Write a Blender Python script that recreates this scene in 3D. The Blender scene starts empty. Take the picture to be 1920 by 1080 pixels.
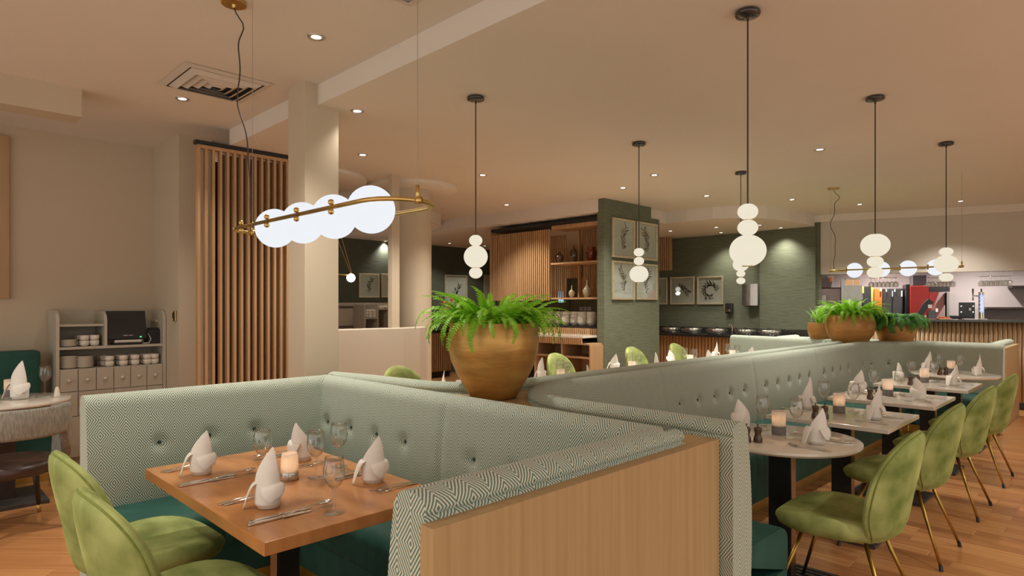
import bpy, bmesh, math, random
from mathutils import Vector, Matrix
random.seed(7)
S = bpy.context.scene
COL = S.collection
PI = math.pi

# ------------------------------------------------------------------ camera, world, light, exposure
# the room's own axes: x runs along the booth row's width, y along its length; the camera looks diagonally across
CAM_Z, FPX, HOR = 1.456, 1180.0, 572.0
cam = bpy.data.cameras.new('camera'); cam_o = bpy.data.objects.new('camera', cam); COL.objects.link(cam_o)
cam.sensor_width = 36; cam.lens = FPX / 1920 * 36; cam.shift_y = (HOR - 540) / 1920
cam.clip_start = 0.05; cam.clip_end = 100
cam_o.location = (0, 0, CAM_Z); cam_o.rotation_euler = (PI / 2, 0, PI / 4)
S.camera = cam_o
w = bpy.data.worlds.new('world'); S.world = w; w.use_nodes = True
w.node_tree.nodes['Background'].inputs[0].default_value = (1.0, 0.95, 0.88, 1)
w.node_tree.nodes['Background'].inputs[1].default_value = 0.80
S.view_settings.view_transform = 'Standard'; S.view_settings.look = 'None'
S.view_settings.gamma = 1; S.view_settings.use_curve_mapping = False
S.view_settings.exposure = 0.5
S.cycles.use_denoising = True
S.cycles.caustics_reflective = False; S.cycles.caustics_refractive = False
S.cycles.sample_clamp_indirect = 4.0
S.cycles.max_bounces = 8; S.cycles.transparent_max_bounces = 16
SPOT_W, WARM = 95.0, (1.0, 0.925, 0.82)
GLOBE_E, COOL_E = 0.62, 0.68

# ------------------------------------------------------------------ measuring helpers (photo pixel + one known plane -> point)
R2 = math.sqrt(2)
def _w(X, Z, h): return ((X - Z) / R2, (X + Z) / R2, h)
def pz(u, v, z):
    Z = (CAM_Z - z) * FPX / (v - HOR); return _w((u - 960) / FPX * Z, Z, z)
def py(u, v, y):
    r = (u - 960) / FPX; Z = R2 * y / (1 + r); return _w(r * Z, Z, CAM_Z + (HOR - v) * Z / FPX)
def px(u, v, x):
    r = (u - 960) / FPX; Z = -R2 * x / (1 - r); return _w(r * Z, Z, CAM_Z + (HOR - v) * Z / FPX)

# ------------------------------------------------------------------ materials
MATS = {}
def nmat(name, c1, c2=None, rough=0.5, metal=0.0, scale=8.0, stretch=(1, 1, 1), bump=0.0, bscale=None, sheen=0.0, emit=None, es=0.0, coat=0.0, coord='Object', spec=0.5, detail=3.0):
    m = bpy.data.materials.new(name); m.use_nodes = True
    t = m.node_tree; n = t.nodes; b = n['Principled BSDF']; L = t.links.new
    c2 = c2 or tuple(min(1, x * 1.12) for x in c1)
    tc = n.new('ShaderNodeTexCoord'); mp = n.new('ShaderNodeMapping'); mp.inputs['Scale'].default_value = stretch
    L(tc.outputs[coord], mp.inputs[0])
    no = n.new('ShaderNodeTexNoise'); no.inputs['Scale'].default_value = scale; no.inputs['Detail'].default_value = detail
    L(mp.outputs[0], no.inputs['Vector'])
    cr = n.new('ShaderNodeValToRGB'); cr.color_ramp.elements[0].position = 0.3; cr.color_ramp.elements[1].position = 0.7
    cr.color_ramp.elements[0].color = (*c1, 1); cr.color_ramp.elements[1].color = (*c2, 1)
    L(no.outputs['Fac'], cr.inputs[0]); L(cr.outputs[0], b.inputs['Base Color'])
    b.inputs['Roughness'].default_value = rough; b.inputs['Metallic'].default_value = metal
    b.inputs['Specular IOR Level'].default_value = spec
    if sheen:
        b.inputs['Sheen Weight'].default_value = sheen; b.inputs['Sheen Roughness'].default_value = 0.4
        L(cr.outputs[0], b.inputs['Sheen Tint'])
    if coat: b.inputs['Coat Weight'].default_value = coat; b.inputs['Coat Roughness'].default_value = 0.12
    if emit: b.inputs['Emission Color'].default_value = (*emit, 1); b.inputs['Emission Strength'].default_value = es
    if bump:
        bp = n.new('ShaderNodeBump'); bp.inputs['Strength'].default_value = bump; bp.inputs['Distance'].default_value = 0.01
        if bscale:
            n2 = n.new('ShaderNodeTexNoise'); n2.inputs['Scale'].default_value = bscale; L(mp.outputs[0], n2.inputs['Vector']); L(n2.outputs['Fac'], bp.inputs['Height'])
        else: L(no.outputs['Fac'], bp.inputs['Height'])
        L(bp.outputs[0], b.inputs['Normal'])
    MATS[name] = m
    return m
def emat(name, c, s):
    m = bpy.data.materials.new(name); m.use_nodes = True; t = m.node_tree
    t.nodes.remove(t.nodes['Principled BSDF']); e = t.nodes.new('ShaderNodeEmission')
    no = t.nodes.new('ShaderNodeTexNoise'); no.inputs['Scale'].default_value = 3
    mx = t.nodes.new('ShaderNodeMixRGB'); mx.inputs[1].default_value = (*c, 1); mx.inputs[2].default_value = (*(x * 0.96 for x in c), 1)
    t.links.new(no.outputs['Fac'], mx.inputs[0]); t.links.new(mx.outputs[0], e.inputs[0]); e.inputs[1].default_value = s
    t.links.new(e.outputs[0], t.nodes['Material Output'].inputs[0]); MATS[name] = m; return m
def math_node(t, op, a, b=None):
    n = t.nodes.new('ShaderNodeMath'); n.operation = op
    for i, x in enumerate((a, b)):
        if x is None: continue
        if isinstance(x, (int, float)): n.inputs[i].default_value = x
        else: t.links.new(x, n.inputs[i])
    return n.outputs[0]
def weave(name, dark, light, pw=0.112, ph=0.16, N=5.0):
    m = bpy.data.materials.new(name); m.use_nodes = True; t = m.node_tree; b = t.nodes['Principled BSDF']; L = t.links.new
    uv = t.nodes.new('ShaderNodeUVMap'); uv.uv_map = 'UVMap'; sp = t.nodes.new('ShaderNodeSeparateXYZ'); L(uv.outputs[0], sp.inputs[0])
    def tri(o, p):
        f = math_node(t, 'FRACT', math_node(t, 'DIVIDE', o, p)); return math_node(t, 'ABSOLUTE', math_node(t, 'SUBTRACT', math_node(t, 'MULTIPLY', f, 2.0), 1.0))
    s = math_node(t, 'ADD', tri(sp.outputs[0], pw), tri(sp.outputs[1], ph))
    f = math_node(t, 'FRACT', math_node(t, 'MULTIPLY', s, N))
    k = math_node(t, 'GREATER_THAN', f, 0.5)
    mx = t.nodes.new('ShaderNodeMixRGB'); L(k, mx.inputs[0]); mx.inputs[1].default_value = (*dark, 1); mx.inputs[2].default_value = (*light, 1)
    no = t.nodes.new('ShaderNodeTexNoise'); no.inputs['Scale'].default_value = 300; L(uv.outputs[0], no.inputs['Vector'])
    mx2 = t.nodes.new('ShaderNodeMixRGB'); mx2.blend_type = 'MULTIPLY'; mx2.inputs[0].default_value = 0.35
    L(mx.outputs[0], mx2.inputs[1]); L(no.outputs['Color'], mx2.inputs[2]); L(mx2.outputs[0], b.inputs['Base Color'])
    b.inputs['Roughness'].default_value = 0.92; b.inputs['Sheen Weight'].default_value = 0.15; b.inputs['Specular IOR Level'].default_value = 0.2
    bp = t.nodes.new('ShaderNodeBump'); bp.inputs['Strength'].default_value = 0.25; bp.inputs['Distance'].default_value = 0.002
    L(k, bp.inputs['Height']); L(bp.outputs[0], b.inputs['Normal']); MATS[name] = m; return m
def glassmat(name, tint=(1, 1, 1), gloss=0.06, rough=0.02):
    m = bpy.data.materials.new(name); m.use_nodes = True; t = m.node_tree; L = t.links.new
    t.nodes.remove(t.nodes['Principled BSDF'])
    tr = t.nodes.new('ShaderNodeBsdfTransparent'); tr.inputs[0].default_value = (*tint, 1)
    gl = t.nodes.new('ShaderNodeBsdfGlossy'); gl.inputs['Roughness'].default_value = rough
    lw = t.nodes.new('ShaderNodeLayerWeight'); lw.inputs[0].default_value = 0.5
    no = t.nodes.new('ShaderNodeTexNoise'); no.inputs['Scale'].default_value = 40
    bp = t.nodes.new('ShaderNodeBump'); bp.inputs['Strength'].default_value = 0.02; L(no.outputs['Fac'], bp.inputs['Height']); L(bp.outputs[0], gl.inputs['Normal'])
    f = math_node(t, 'MINIMUM', math_node(t, 'ADD', math_node(t, 'POWER', lw.outputs['Facing'], 2.6), gloss), 0.8)
    mx = t.nodes.new('ShaderNodeMixShader'); L(f, mx.inputs[0]); L(tr.outputs[0], mx.inputs[1]); L(gl.outputs[0], mx.inputs[2])
    L(mx.outputs[0], t.nodes['Material Output'].inputs[0]); MATS[name] = m; return m
def frostmat(name, c):
    m = bpy.data.materials.new(name); m.use_nodes = True; t = m.node_tree; L = t.links.new
    t.nodes.remove(t.nodes['Principled BSDF'])
    a = t.nodes.new('ShaderNodeBsdfTranslucent'); d = t.nodes.new('ShaderNodeBsdfDiffuse'); no = t.nodes.new('ShaderNodeTexNoise'); no.inputs['Scale'].default_value = 90
    mc = t.nodes.new('ShaderNodeMixRGB'); mc.inputs[1].default_value = (*c, 1); mc.inputs[2].default_value = (*(x * .9 for x in c), 1); L(no.outputs['Fac'], mc.inputs[0])
    L(mc.outputs[0], a.inputs[0]); L(mc.outputs[0], d.inputs[0])
    mx = t.nodes.new('ShaderNodeMixShader'); mx.inputs[0].default_value = 0.45; L(a.outputs[0], mx.inputs[1]); L(d.outputs[0], mx.inputs[2])
    tr = t.nodes.new('ShaderNodeBsdfTransparent'); m2 = t.nodes.new('ShaderNodeMixShader'); m2.inputs[0].default_value = 0.08
    L(mx.outputs[0], m2.inputs[1]); L(tr.outputs[0], m2.inputs[2]); L(m2.outputs[0], t.nodes['Material Output'].inputs[0]); MATS[name] = m; return m

def leafmat(name, c1, c2):
    m = nmat(name, c1, c2, .5, scale=16); t = m.node_tree; b = t.nodes['Principled BSDF']; L = t.links.new
    tr = t.nodes.new('ShaderNodeBsdfTranslucent'); mx = t.nodes.new('ShaderNodeMixShader'); mx.inputs[0].default_value = .35
    L(b.inputs['Base Color'].links[0].from_socket, tr.inputs[0]); L(b.outputs[0], mx.inputs[1]); L(tr.outputs[0], mx.inputs[2]); L(mx.outputs[0], t.nodes['Material Output'].inputs[0])
nmat('paint', (.56, .475, .35), (.58, .49, .365), 0.85, scale=2, bump=.02, bscale=200)
nmat('ceil_paint', (.745, .69, .615), (.765, .71, .635), 0.9, scale=1.5, bump=.02, bscale=150)
nmat('grey_paint', (.48, .415, .33), (.50, .43, .345), 0.8, scale=2)
nmat('bulk_paint', (.58, .53, .465), (.60, .55, .485), 0.8, scale=2)
nmat('cab_paint', (.47, .43, .345), (.50, .455, .365), 0.5, scale=6)
nmat('green_wall', (.105, .12, .075), (.165, .18, .12), 0.75, scale=14, stretch=(.35, .35, 6), bump=.25, bscale=30)
nmat('dark_green_wall', (.055, .065, .045), (.085, .095, .065), 0.75, scale=14, stretch=(.35, .35, 6), bump=.2)
nmat('oak', (.40, .245, .125), (.50, .32, .17), 0.5, scale=5, stretch=(1, 1, .12), bump=.03)
nmat('oak_panel', (.40, .265, .12), (.48, .33, .16), 0.5, scale=9, stretch=(4, 4, .14), bump=.04, detail=6)
nmat('oak_top', (.45, .30, .14), (.52, .36, .18), 0.45, scale=6, stretch=(.2, 2, 1), bump=.03)
nmat('slat_wood', (.44, .255, .12), (.54, .33, .165), 0.5, scale=6, stretch=(3, 3, .15))
nmat('plank_a', (.36, .155, .055), (.47, .215, .08), 0.27, scale=5, stretch=(.35, 6, 1), bump=.03, coat=.25)
nmat('plank_b', (.42, .19, .07), (.54, .27, .105), 0.27, scale=5, stretch=(.35, 6, 1), bump=.03, coat=.25)
nmat('plank_c', (.30, .125, .045), (.41, .18, .07), 0.27, scale=5, stretch=(.35, 6, 1), bump=.03, coat=.25)
nmat('grout', (.22, .12, .06), (.26, .14, .07), 0.7)
nmat('table_wood', (.42, .17, .052), (.55, .25, .082), 0.3, scale=4, stretch=(1.2, 5, 1), bump=.02, coat=.2, detail=6)
nmat('table_edge', (.42, .21, .07), (.50, .27, .10), 0.4, scale=8, stretch=(1, 1, 4))
nmat('marble', (.66, .61, .53), (.72, .67, .59), 0.12, scale=5, detail=8, coat=.3)
nmat('stone_edge', (.45, .41, .35), (.52, .47, .40), 0.4, scale=9)
nmat('velvet_green', (.13, .175, .04), (.43, .48, .18), 0.75, scale=6, bump=.03, bscale=300, sheen=.55, detail=6, spec=.2)
nmat('piping_green', (.16, .20, .03), (.22, .26, .05), 0.8, scale=30)
nmat('velvet_teal', (.012, .062, .048), (.022, .095, .072), 0.65, scale=6, bump=.03, bscale=250, sheen=.3, detail=5, spec=.3)
weave('weave', (.16, .245, .205), (.76, .80, .66))
weave('weave_far', (.19, .225, .165), (.36, .375, .27), N=4)
nmat('button', (.02, .06, .05), (.03, .085, .07), 0.7, scale=40)
nmat('brass', (.62, .43, .15), (.70, .50, .19), 0.28, metal=1, scale=20)
nmat('leg_brass', (.36, .225, .05), (.44, .28, .07), 0.32, metal=1, scale=20)
nmat('wood_reflection', (.33, .22, .14), (.40, .27, .17), 0.35, metal=1, scale=15)  # metal tone standing in for wood mirrored in the glossy black columns
nmat('gold_trim', (.55, .37, .10), (.65, .45, .13), 0.4, metal=1, scale=10)
nmat('chrome', (.75, .73, .70), (.80, .78, .75), 0.12, metal=1, scale=10)
nmat('steel', (.55, .53, .51), (.62, .60, .57), 0.3, metal=1, scale=10)
nmat('black', (.012, .012, .013), (.02, .02, .021), 0.4, scale=20)
nmat('black_gloss', (.02, .018, .016), (.035, .03, .026), 0.08, scale=12, coat=.5)
nmat('iron', (.03, .028, .026), (.05, .047, .043), 0.4, scale=30, bump=.05)
nmat('napkin', (.82, .78, .72), (.86, .82, .76), 0.9, scale=60, bump=.08, bscale=500)
nmat('china', (.72, .66, .56), (.76, .70, .60), 0.25, scale=10)
nmat('copper_pot', (.42, .21, .05), (.64, .36, .10), 0.38, metal=.55, scale=5, stretch=(.7, .7, 3.5), bump=.12, bscale=22, detail=6)
nmat('pot_matte', (.44, .21, .06), (.60, .32, .10), 0.45, metal=.35, scale=5, stretch=(.8, .8, 3), bump=.1, bscale=22, detail=6)
nmat('soil', (.03, .02, .012), (.06, .04, .02), 0.95, scale=40, bump=.5)
leafmat('fern_light', (.17, .44, .012), (.38, .74, .05))
leafmat('fern_dark', (.05, .22, .03), (.13, .38, .07))
leafmat('leaf', (.14, .36, .04), (.28, .55, .10))
nmat('mill_wood', (.055, .026, .012), (.10, .048, .022), 0.25, scale=12, stretch=(1, 1, 3), coat=.4)
nmat('cup_base', (.16, .145, .14), (.19, .175, .17), 0.5, scale=20)
nmat('boucle', (.19, .185, .155), (.34, .32, .27), 0.95, scale=35, stretch=(3, 3, .5), bump=.4, bscale=120)
nmat('leather', (.035, .018, .013), (.055, .03, .022), 0.35, scale=15, bump=.08, bscale=150)
nmat('dark_wood', (.02, .012, .008), (.035, .02, .013), 0.4, scale=8, stretch=(1, 1, .2))
nmat('paper', (.80, .76, .73), (.83, .79, .76), 0.7, scale=5)
nmat('ink', (.035, .045, .025), (.09, .10, .055), 0.8, scale=60)
nmat('frame_gold', (.62, .54, .36), (.72, .64, .45), 0.35, metal=.6, scale=20)
nmat('white_plastic', (.62, .58, .52), (.66, .62, .56), 0.5, scale=10)
nmat('vent_dark', (.05, .04, .025), (.07, .055, .035), 0.8)
nmat('vase_brown', (.07, .035, .018), (.12, .06, .03), 0.15, scale=9, coat=.5)
nmat('vase_red', (.13, .02, .008), (.20, .035, .012), 0.12, scale=9, coat=.5)
nmat('vase_cream', (.45, .38, .25), (.52, .44, .30), 0.3, scale=9)
nmat('screen', (.03, .03, .033), (.04, .04, .043), 0.15, scale=3)
nmat('red_panel', (.55, .035, .03), (.62, .06, .05), 0.35, scale=3, emit=(.8, .06, .05), es=.12)
nmat('red_metal', (.38, .05, .045), (.45, .08, .07), 0.35, scale=3)
nmat('orange_panel', (.62, .17, .03), (.68, .21, .05), 0.4, scale=3, emit=(.8, .2, .03), es=.08)
nmat('fridge', (.035, .035, .04), (.05, .05, .055), 0.2, scale=4)
nmat('lime', (.45, .50, .10), (.5, .55, .14), 0.5, scale=5)
nmat('kitchen_wall', (.55, .50, .49), (.58, .53, .52), 0.7, scale=3)
nmat('fluted_oak', (.42, .27, .15), (.52, .345, .20), 0.5, scale=5, stretch=(2, 2, .2))
nmat('granite', (.018, .016, .016), (.05, .045, .042), 0.15, scale=60, coat=.3)
nmat('amber_glass', (.55, .28, .12), (.65, .36, .18), 0.15, scale=5, emit=(1, .55, .25), es=.35)
nmat('food_red', (.4, .04, .02), (.5, .12, .05), 0.5, scale=30)
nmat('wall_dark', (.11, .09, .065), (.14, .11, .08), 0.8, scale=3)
nmat('cord', (.03, .022, .018), (.045, .035, .028), 0.5, scale=20)
nmat('wire', (.32, .29, .25), (.36, .33, .28), 0.4, metal=.6, scale=20)
glassmat('glass', tint=(.97, .97, .96), gloss=.07)
glassmat('pane', tint=(.9, .93, .9), gloss=.04)
frostmat('frost', (.93, .86, .80))
emat('globe_warm', (1.0, .91, .72), GLOBE_E)
emat('globe_cool', (.92, .95, 1.0), COOL_E)
emat('flame', (1.0, .62, .28), 10.0)
emat('lens', (1.0, .90, .74), 6.0)
emat('blue_led', (.12, .22, 1.0), 2.5)
emat('green_led', (.05, 1.0, .25), 2.0)
emat('blue_screen', (.35, .65, .95), 0.9)
emat('strip_white', (1, .95, .9), 1.2)
emat('bulb', (1, .93, .82), 5.0)

# ------------------------------------------------------------------ mesh helpers
def new_obj(name, me, mat, parent=None, smooth=False, auto=None):
    if mat: me.materials.append(MATS[mat])
    o = bpy.data.objects.new(name, me); COL.objects.link(o)
    if parent: o.parent = parent
    if smooth: me.polygons.foreach_set('use_smooth', [True] * len(me.polygons))
    if auto:
        try: me.set_sharp_from_angle(angle=math.radians(auto))
        except Exception: pass
    return o
class G:
    """a mesh under construction"""
    def __init__(s): s.v = []; s.f = []; s.uv = {}
    def add(s, vs, fs, uvs=None):
        k = len(s.v); s.v += [tuple(p) for p in vs]
        for i, f in enumerate(fs):
            if uvs: s.uv[len(s.f)] = uvs[i]
            s.f.append([k + j for j in f])
        return s
    def box(s, x0, x1, y0, y1, z0, z1):
        return s.add([(x0, y0, z0), (x1, y0, z0), (x1, y1, z0), (x0, y1, z0), (x0, y0, z1), (x1, y0, z1), (x1, y1, z1), (x0, y1, z1)],
                     [(0, 3, 2, 1), (4, 5, 6, 7), (0, 1, 5, 4), (1, 2, 6, 5), (2, 3, 7, 6), (3, 0, 4, 7)])
    def lathe(s, prof, n=24, c=(0, 0, 0), sx=1, sy=1):
        m = len(prof); vs = []; fs = []
        for i in range(n):
            a = 2 * PI * i / n
            for r, z in prof: vs.append((c[0] + r * math.cos(a) * sx, c[1] + r * math.sin(a) * sy, c[2] + z))
        for i in range(n):
            j = (i + 1) % n
            for k in range(m - 1): fs.append((i * m + k, j * m + k, j * m + k + 1, i * m + k + 1))
        if prof[0][0] > 1e-6: fs.append([i * m for i in range(n)][::-1])
        if prof[-1][0] > 1e-6: fs.append([i * m + m - 1 for i in range(n)])
        return s.add(vs, fs)
    def tube(s, pts, r, n=8, cap=True):
        P = [Vector(p) for p in pts]; m = len(P); rr = r if isinstance(r, (list, tuple)) else [r] * m
        vs = []; fs = []; up = None
        for i in range(m):
            d = (P[min(i + 1, m - 1)] - P[max(i - 1, 0)]).normalized()
            if up is None: up = Vector((0, 0, 1)) if abs(d.z) < .9 else Vector((1, 0, 0))
            a = d.cross(up)
            if a.length < 1e-5: a = d.orthogonal()
            a.normalize(); b = a.cross(d); up = b
            for k in range(n):
                t = 2 * PI * k / n; vs.append(P[i] + (a * math.cos(t) + b * math.sin(t)) * rr[i])
        for i in range(m - 1):
            for k in range(n): fs.append((i * n + k, i * n + (k + 1) % n, (i + 1) * n + (k + 1) % n, (i + 1) * n + k))
        if cap: fs.append(list(range(n))[::-1]); fs.append([(m - 1) * n + k for k in range(n)])
        return s.add(vs, fs)
    def sphere(s, c, r, n=16, sz=1.0, m=10):
        pr = [(max(0, math.sin(PI * i / m)) * r, -math.cos(PI * i / m) * r * sz) for i in range(m + 1)]
        pr[0] = (0, -r * sz); pr[-1] = (0, r * sz); return s.lathe(pr, n, c)
    def prism(s, poly, z0, z1):
        n = len(poly); vs = [(x, y, z0) for x, y in poly] + [(x, y, z1) for x, y in poly]
        ar = sum(poly[i][0] * poly[(i + 1) % n][1] - poly[(i + 1) % n][0] * poly[i][1] for i in range(n))
        a, b = list(range(n)), list(range(n, 2 * n))
        fs = [a[::-1], b] + [(i, (i + 1) % n, n + (i + 1) % n, n + i) for i in range(n)]
        if ar < 0: fs = [tuple(f)[::-1] for f in fs]
        return s.add(vs, fs)
    def sweep(s, path, prof, dent=None, caps=True, n_hook=None):
        """prof: (offset to the right of travel, z); uv in metres"""
        n = len(path); nor = []; L = [0]
        for i in range(n):
            d0 = Vector(path[i]) - Vector(path[i - 1]) if i else None
            d1 = Vector(path[i + 1]) - Vector(path[i]) if i < n - 1 else None
            if i: L.append(L[-1] + d0.length)
            if d0 is None: d0 = d1
            if d1 is None: d1 = d0
            a = Vector((d0.y, -d0.x)).normalized(); b = Vector((d1.y, -d1.x)).normalized()
            m = (a + b); m.normalize(); nor.append(m / max(.35, m.dot(a)))
        q = [0]
        for j in range(1, len(prof)): q.append(q[-1] + math.hypot(prof[j][0] - prof[j - 1][0], prof[j][1] - prof[j - 1][1]))
        m = len(prof); vs = []; fs = []; uvs = []
        for i in range(n):
            for j, (o, z) in enumerate(prof):
                o2 = o - (dent(L[i], o, z) if dent else 0)
                vs.append((path[i][0] + nor[i].x * o2, path[i][1] + nor[i].y * o2, z))
        for i in range(n - 1):
            for j in range(m - 1):
                fs.append((i * m + j, i * m + j + 1, (i + 1) * m + j + 1, (i + 1) * m + j))
                uvs.append(((L[i], q[j]), (L[i], q[j + 1]), (L[i + 1], q[j + 1]), (L[i + 1], q[j])))
        s.add(vs, fs, uvs)
        if caps:
            for i, rv in ((0, False), (n - 1, True)):
                idx = [i * m + j for j in range(m)]
                base = [vs[k] for k in idx]; f = list(range(m)); uv = [(prof[j][0], prof[j][1]) for j in range(m)]
                if rv: f = f[::-1]; uv = uv[::-1]
                s.add(base, [f[::-1]], [uv[::-1]])
        return s
    def sheet(s, fn, nu, nv, th=.0015):
        """closed thin shell over a parametric surface"""
        P = [[Vector(fn(i / nu, j / nv)) for j in range(nv + 1)] for i in range(nu + 1)]
        N = [[None] * (nv + 1) for _ in range(nu + 1)]
        for i in range(nu + 1):
            for j in range(nv + 1):
                a = P[min(i + 1, nu)][j] - P[max(i - 1, 0)][j]; b = P[i][min(j + 1, nv)] - P[i][max(j - 1, 0)]
                c = a.cross(b); N[i][j] = c.normalized() if c.length > 1e-9 else Vector((0, 0, 1))
        k = (nu + 1) * (nv + 1); idx = lambda i, j: i * (nv + 1) + j
        vs = [P[i][j] + N[i][j] * th for i in range(nu + 1) for j in range(nv + 1)] + [P[i][j] - N[i][j] * th for i in range(nu + 1) for j in range(nv + 1)]
        fs = []
        for i in range(nu):
            for j in range(nv):
                f = (idx(i, j), idx(i + 1, j), idx(i + 1, j + 1), idx(i, j + 1)); fs.append(f); fs.append(tuple(k + x for x in f[::-1]))
        bd = [(i, 0) for i in range(nu)] + [(nu, j) for j in range(nv)] + [(i, nv) for i in range(nu, 0, -1)] + [(0, j) for j in range(nv, 0, -1)]
        for a in range(len(bd)):
            p, r = idx(*bd[a]), idx(*bd[(a + 1) % len(bd)]); fs.append((p, k + p, k + r, r))
        return s.add(vs, fs)
    def xf(s, M):
        s.v = [tuple(M @ Vector(p)) for p in s.v]; return s
    def mesh(s, name='m'):
        me = bpy.data.meshes.new(name); me.from_pydata(s.v, [], s.f)
        if s.uv:
            l = me.uv_layers.new(name='UVMap')
            for p in me.polygons:
                u = s.uv.get(p.index)
                if u:
                    for a, li in enumerate(p.loop_indices): l.data[li].uv = u[a]
        me.update(); return me
    def obj(s, name, mat, parent=None, smooth=False, auto=None, bevel=0):
        me = s.mesh(name)
        if bevel:
            bm = bmesh.new(); bm.from_mesh(me); bmesh.ops.bevel(bm, geom=list(bm.edges), offset=bevel, segments=2, profile=.6, affect='EDGES', clamp_overlap=True); bm.to_mesh(me); bm.free()
        return new_obj(name, me, mat, parent, smooth, auto)
def smooth_box(name, x0, x1, y0, y1, z0, z1, mat, parent=None, bevel=.004):
    return G().box(x0, x1, y0, y1, z0, z1).obj(name, mat, parent, bevel=bevel)
def tag(o, label, cat, group=None, kind=None):
    o['label'] = label; o['category'] = cat
    if group: o['group'] = group
    if kind: o['kind'] = kind
    return o
def struct(o): o['kind'] = 'structure'; return o
def stuff(o): o['kind'] = 'stuff'; return o
def thing(name, label, cat, loc=(0, 0, 0), rz=0, group=None):
    o = bpy.data.objects.new(name, None); COL.objects.link(o); o.empty_display_size = .05
    o.location = loc; o.rotation_euler = (0, 0, rz); return tag(o, label, cat, group)
def kids(o): return [c for c in bpy.data.objects if c.parent == o]
def dup(root, loc, rz=0, label=None, group=None, scale=None, rx=0, ry=0):
    def cp(o, par):
        c = o.copy(); COL.objects.link(c); c.parent = par
        for ch in KID.get(o.name, []): cp(ch, c)
        return c
    if root.name not in KID:
        def rec(o):
            KID[o.name] = kids(o)
            for ch in KID[o.name]: rec(ch)
        rec(root)
    r = cp(root, None); r.location = loc; r.rotation_euler = (rx, ry, rz)
    if scale: r.scale = (scale,) * 3 if isinstance(scale, (int, float)) else scale
    if label: r['label'] = label
    if group: r['group'] = group
    return r
KID = {}
class Proto:
    """the first placing moves the original, later ones copy it"""
    def __init__(s, root): s.r = root; s.used = False
    def put(s, loc, rz=0, label=None, group=None, scale=None, rx=0, ry=0):
        if not s.used:
            s.used = True; s.src = s.r
            o = dup(s.r, loc, rz, label, group, scale, rx, ry); return o
        return dup(s.r, loc, rz, label, group, scale, rx, ry)
    def done(s):
        def rm(o):
            for c in kids(o): rm(c)
            bpy.data.objects.remove(o)
        rm(s.r)
def arc(cx, cy, r, a0, a1, n=10):
    return [(cx + r * math.cos(math.radians(a0 + (a1 - a0) * i / n)), cy + r * math.sin(math.radians(a0 + (a1 - a0) * i / n))) for i in range(n + 1)]
def resample(path, step):
    out = [path[0]]
    for i in range(1, len(path)):
        a, b = Vector(path[i - 1]), Vector(path[i]); k = max(1, int((b - a).length / step + .5))
        for j in range(1, k + 1): out.append(tuple(a + (b - a) * (j / k)))
    return out
def spot(name, loc, e, size=112, col=WARM):
    l = bpy.data.lights.new(name, 'SPOT'); l.energy = e; l.color = col; l.spot_size = math.radians(size); l.spot_blend = 1.0; l.shadow_soft_size = .04
    o = bpy.data.objects.new(name, l); COL.objects.link(o); o.location = loc; return o
def point(name, loc, e, col=WARM, r=.02, parent=None):
    l = bpy.data.lights.new(name, 'POINT'); l.energy = e; l.color = col; l.shadow_soft_size = r
    o = bpy.data.objects.new(name, l); COL.objects.link(o); o.location = loc
    if parent: o.parent = parent
    return o
# ------------------------------------------------------------------ the room
H_HI, H_MAIN, H_LOW = 3.046, 2.90, 2.72
floor = struct(G().prism([(-11, -3), (3, -3), (3, 14), (-11, 14)], -.06, -.004).obj('floor', 'plank_b'))
rng = random.Random(3)
def plank_mesh(l, wd, m):
    me = G().box(0, l - .003, 0, wd - .003, -.012, 0).mesh('plank')
    bm = bmesh.new(); bm.from_mesh(me); bmesh.ops.bevel(bm, geom=[e for e in bm.edges if all(v.co.z > -.001 for v in e.verts)], offset=.0015, segments=1, affect='EDGES'); bm.to_mesh(me); bm.free()
    me.materials.append(MATS[m]); return me
PL = [plank_mesh(.8, .1, m) for m in ('plank_a', 'plank_b', 'plank_c')] + [plank_mesh(1.1, .235, m) for m in ('plank_a', 'plank_b')]
def plank(me, loc, rz):
    o = bpy.data.objects.new('plank', me); COL.objects.link(o); o.parent = floor; o.location = loc; o.rotation_euler = (0, 0, rz)
for i in range(62):
    off = rng.choice((0, .27, .53, .13, .4))
    for k in range(4):
        x = -2.35 + off + k * .8 - .4
        plank(rng.choice(PL[:3]), (x, 2.0 + i * .1, .0), 0)
for i in range(15):
    off = rng.random() * 1.1
    for k in range(3):
        X, Z = -5.0 + off + k * 1.1 - .6, 3.0 + i * .235
        p = _w(X, Z, 0); plank(rng.choice(PL[3:]), p, PI / 4)

struct(G().prism([(-7.3, -3), (3, -3), (3, 2.22), (-5.84, 2.22), (-5.84, 3.0), (-7.3, 3.0)], H_HI, 3.12).obj('ceiling', 'ceil_paint'))
struct(G().prism([(-5.84, 2.22), (3, 2.22), (3, 13.5), (-11, 13.5), (-11, 3.0), (-5.84, 3.0)], H_MAIN, 3.11).obj('ceiling_dining', 'ceil_paint'))
capc = (-6.35, 4.6)
edge = [(-6.9, 2.9), (-7.1, 3.9), (-7.3, 4.9), (-7.5, 5.6), (-7.9, 6.3), (-8.7, 6.72), (-7.0, 6.8), (-5.22, 6.87), (-5.22, 8.62), (-4.85, 8.58), (-4.45, 8.62), (-4.1, 8.78), (-3.86, 9.1), (-3.74, 9.6), (-3.7, 10.2), (-3.73, 10.64), (-10.9, 10.64), (-10.9, 2.9)]
struct(G().prism(edge, H_LOW, H_MAIN + .01).obj('ceiling_buffet', 'ceil_paint'))
struct(G().lathe([(0, 0), (.54, 0), (.56, .012), (.56, .05)], 56, (capc[0], capc[1], H_MAIN - .045)).obj('trim_cap', 'ceil_paint', smooth=True, auto=40))
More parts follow.
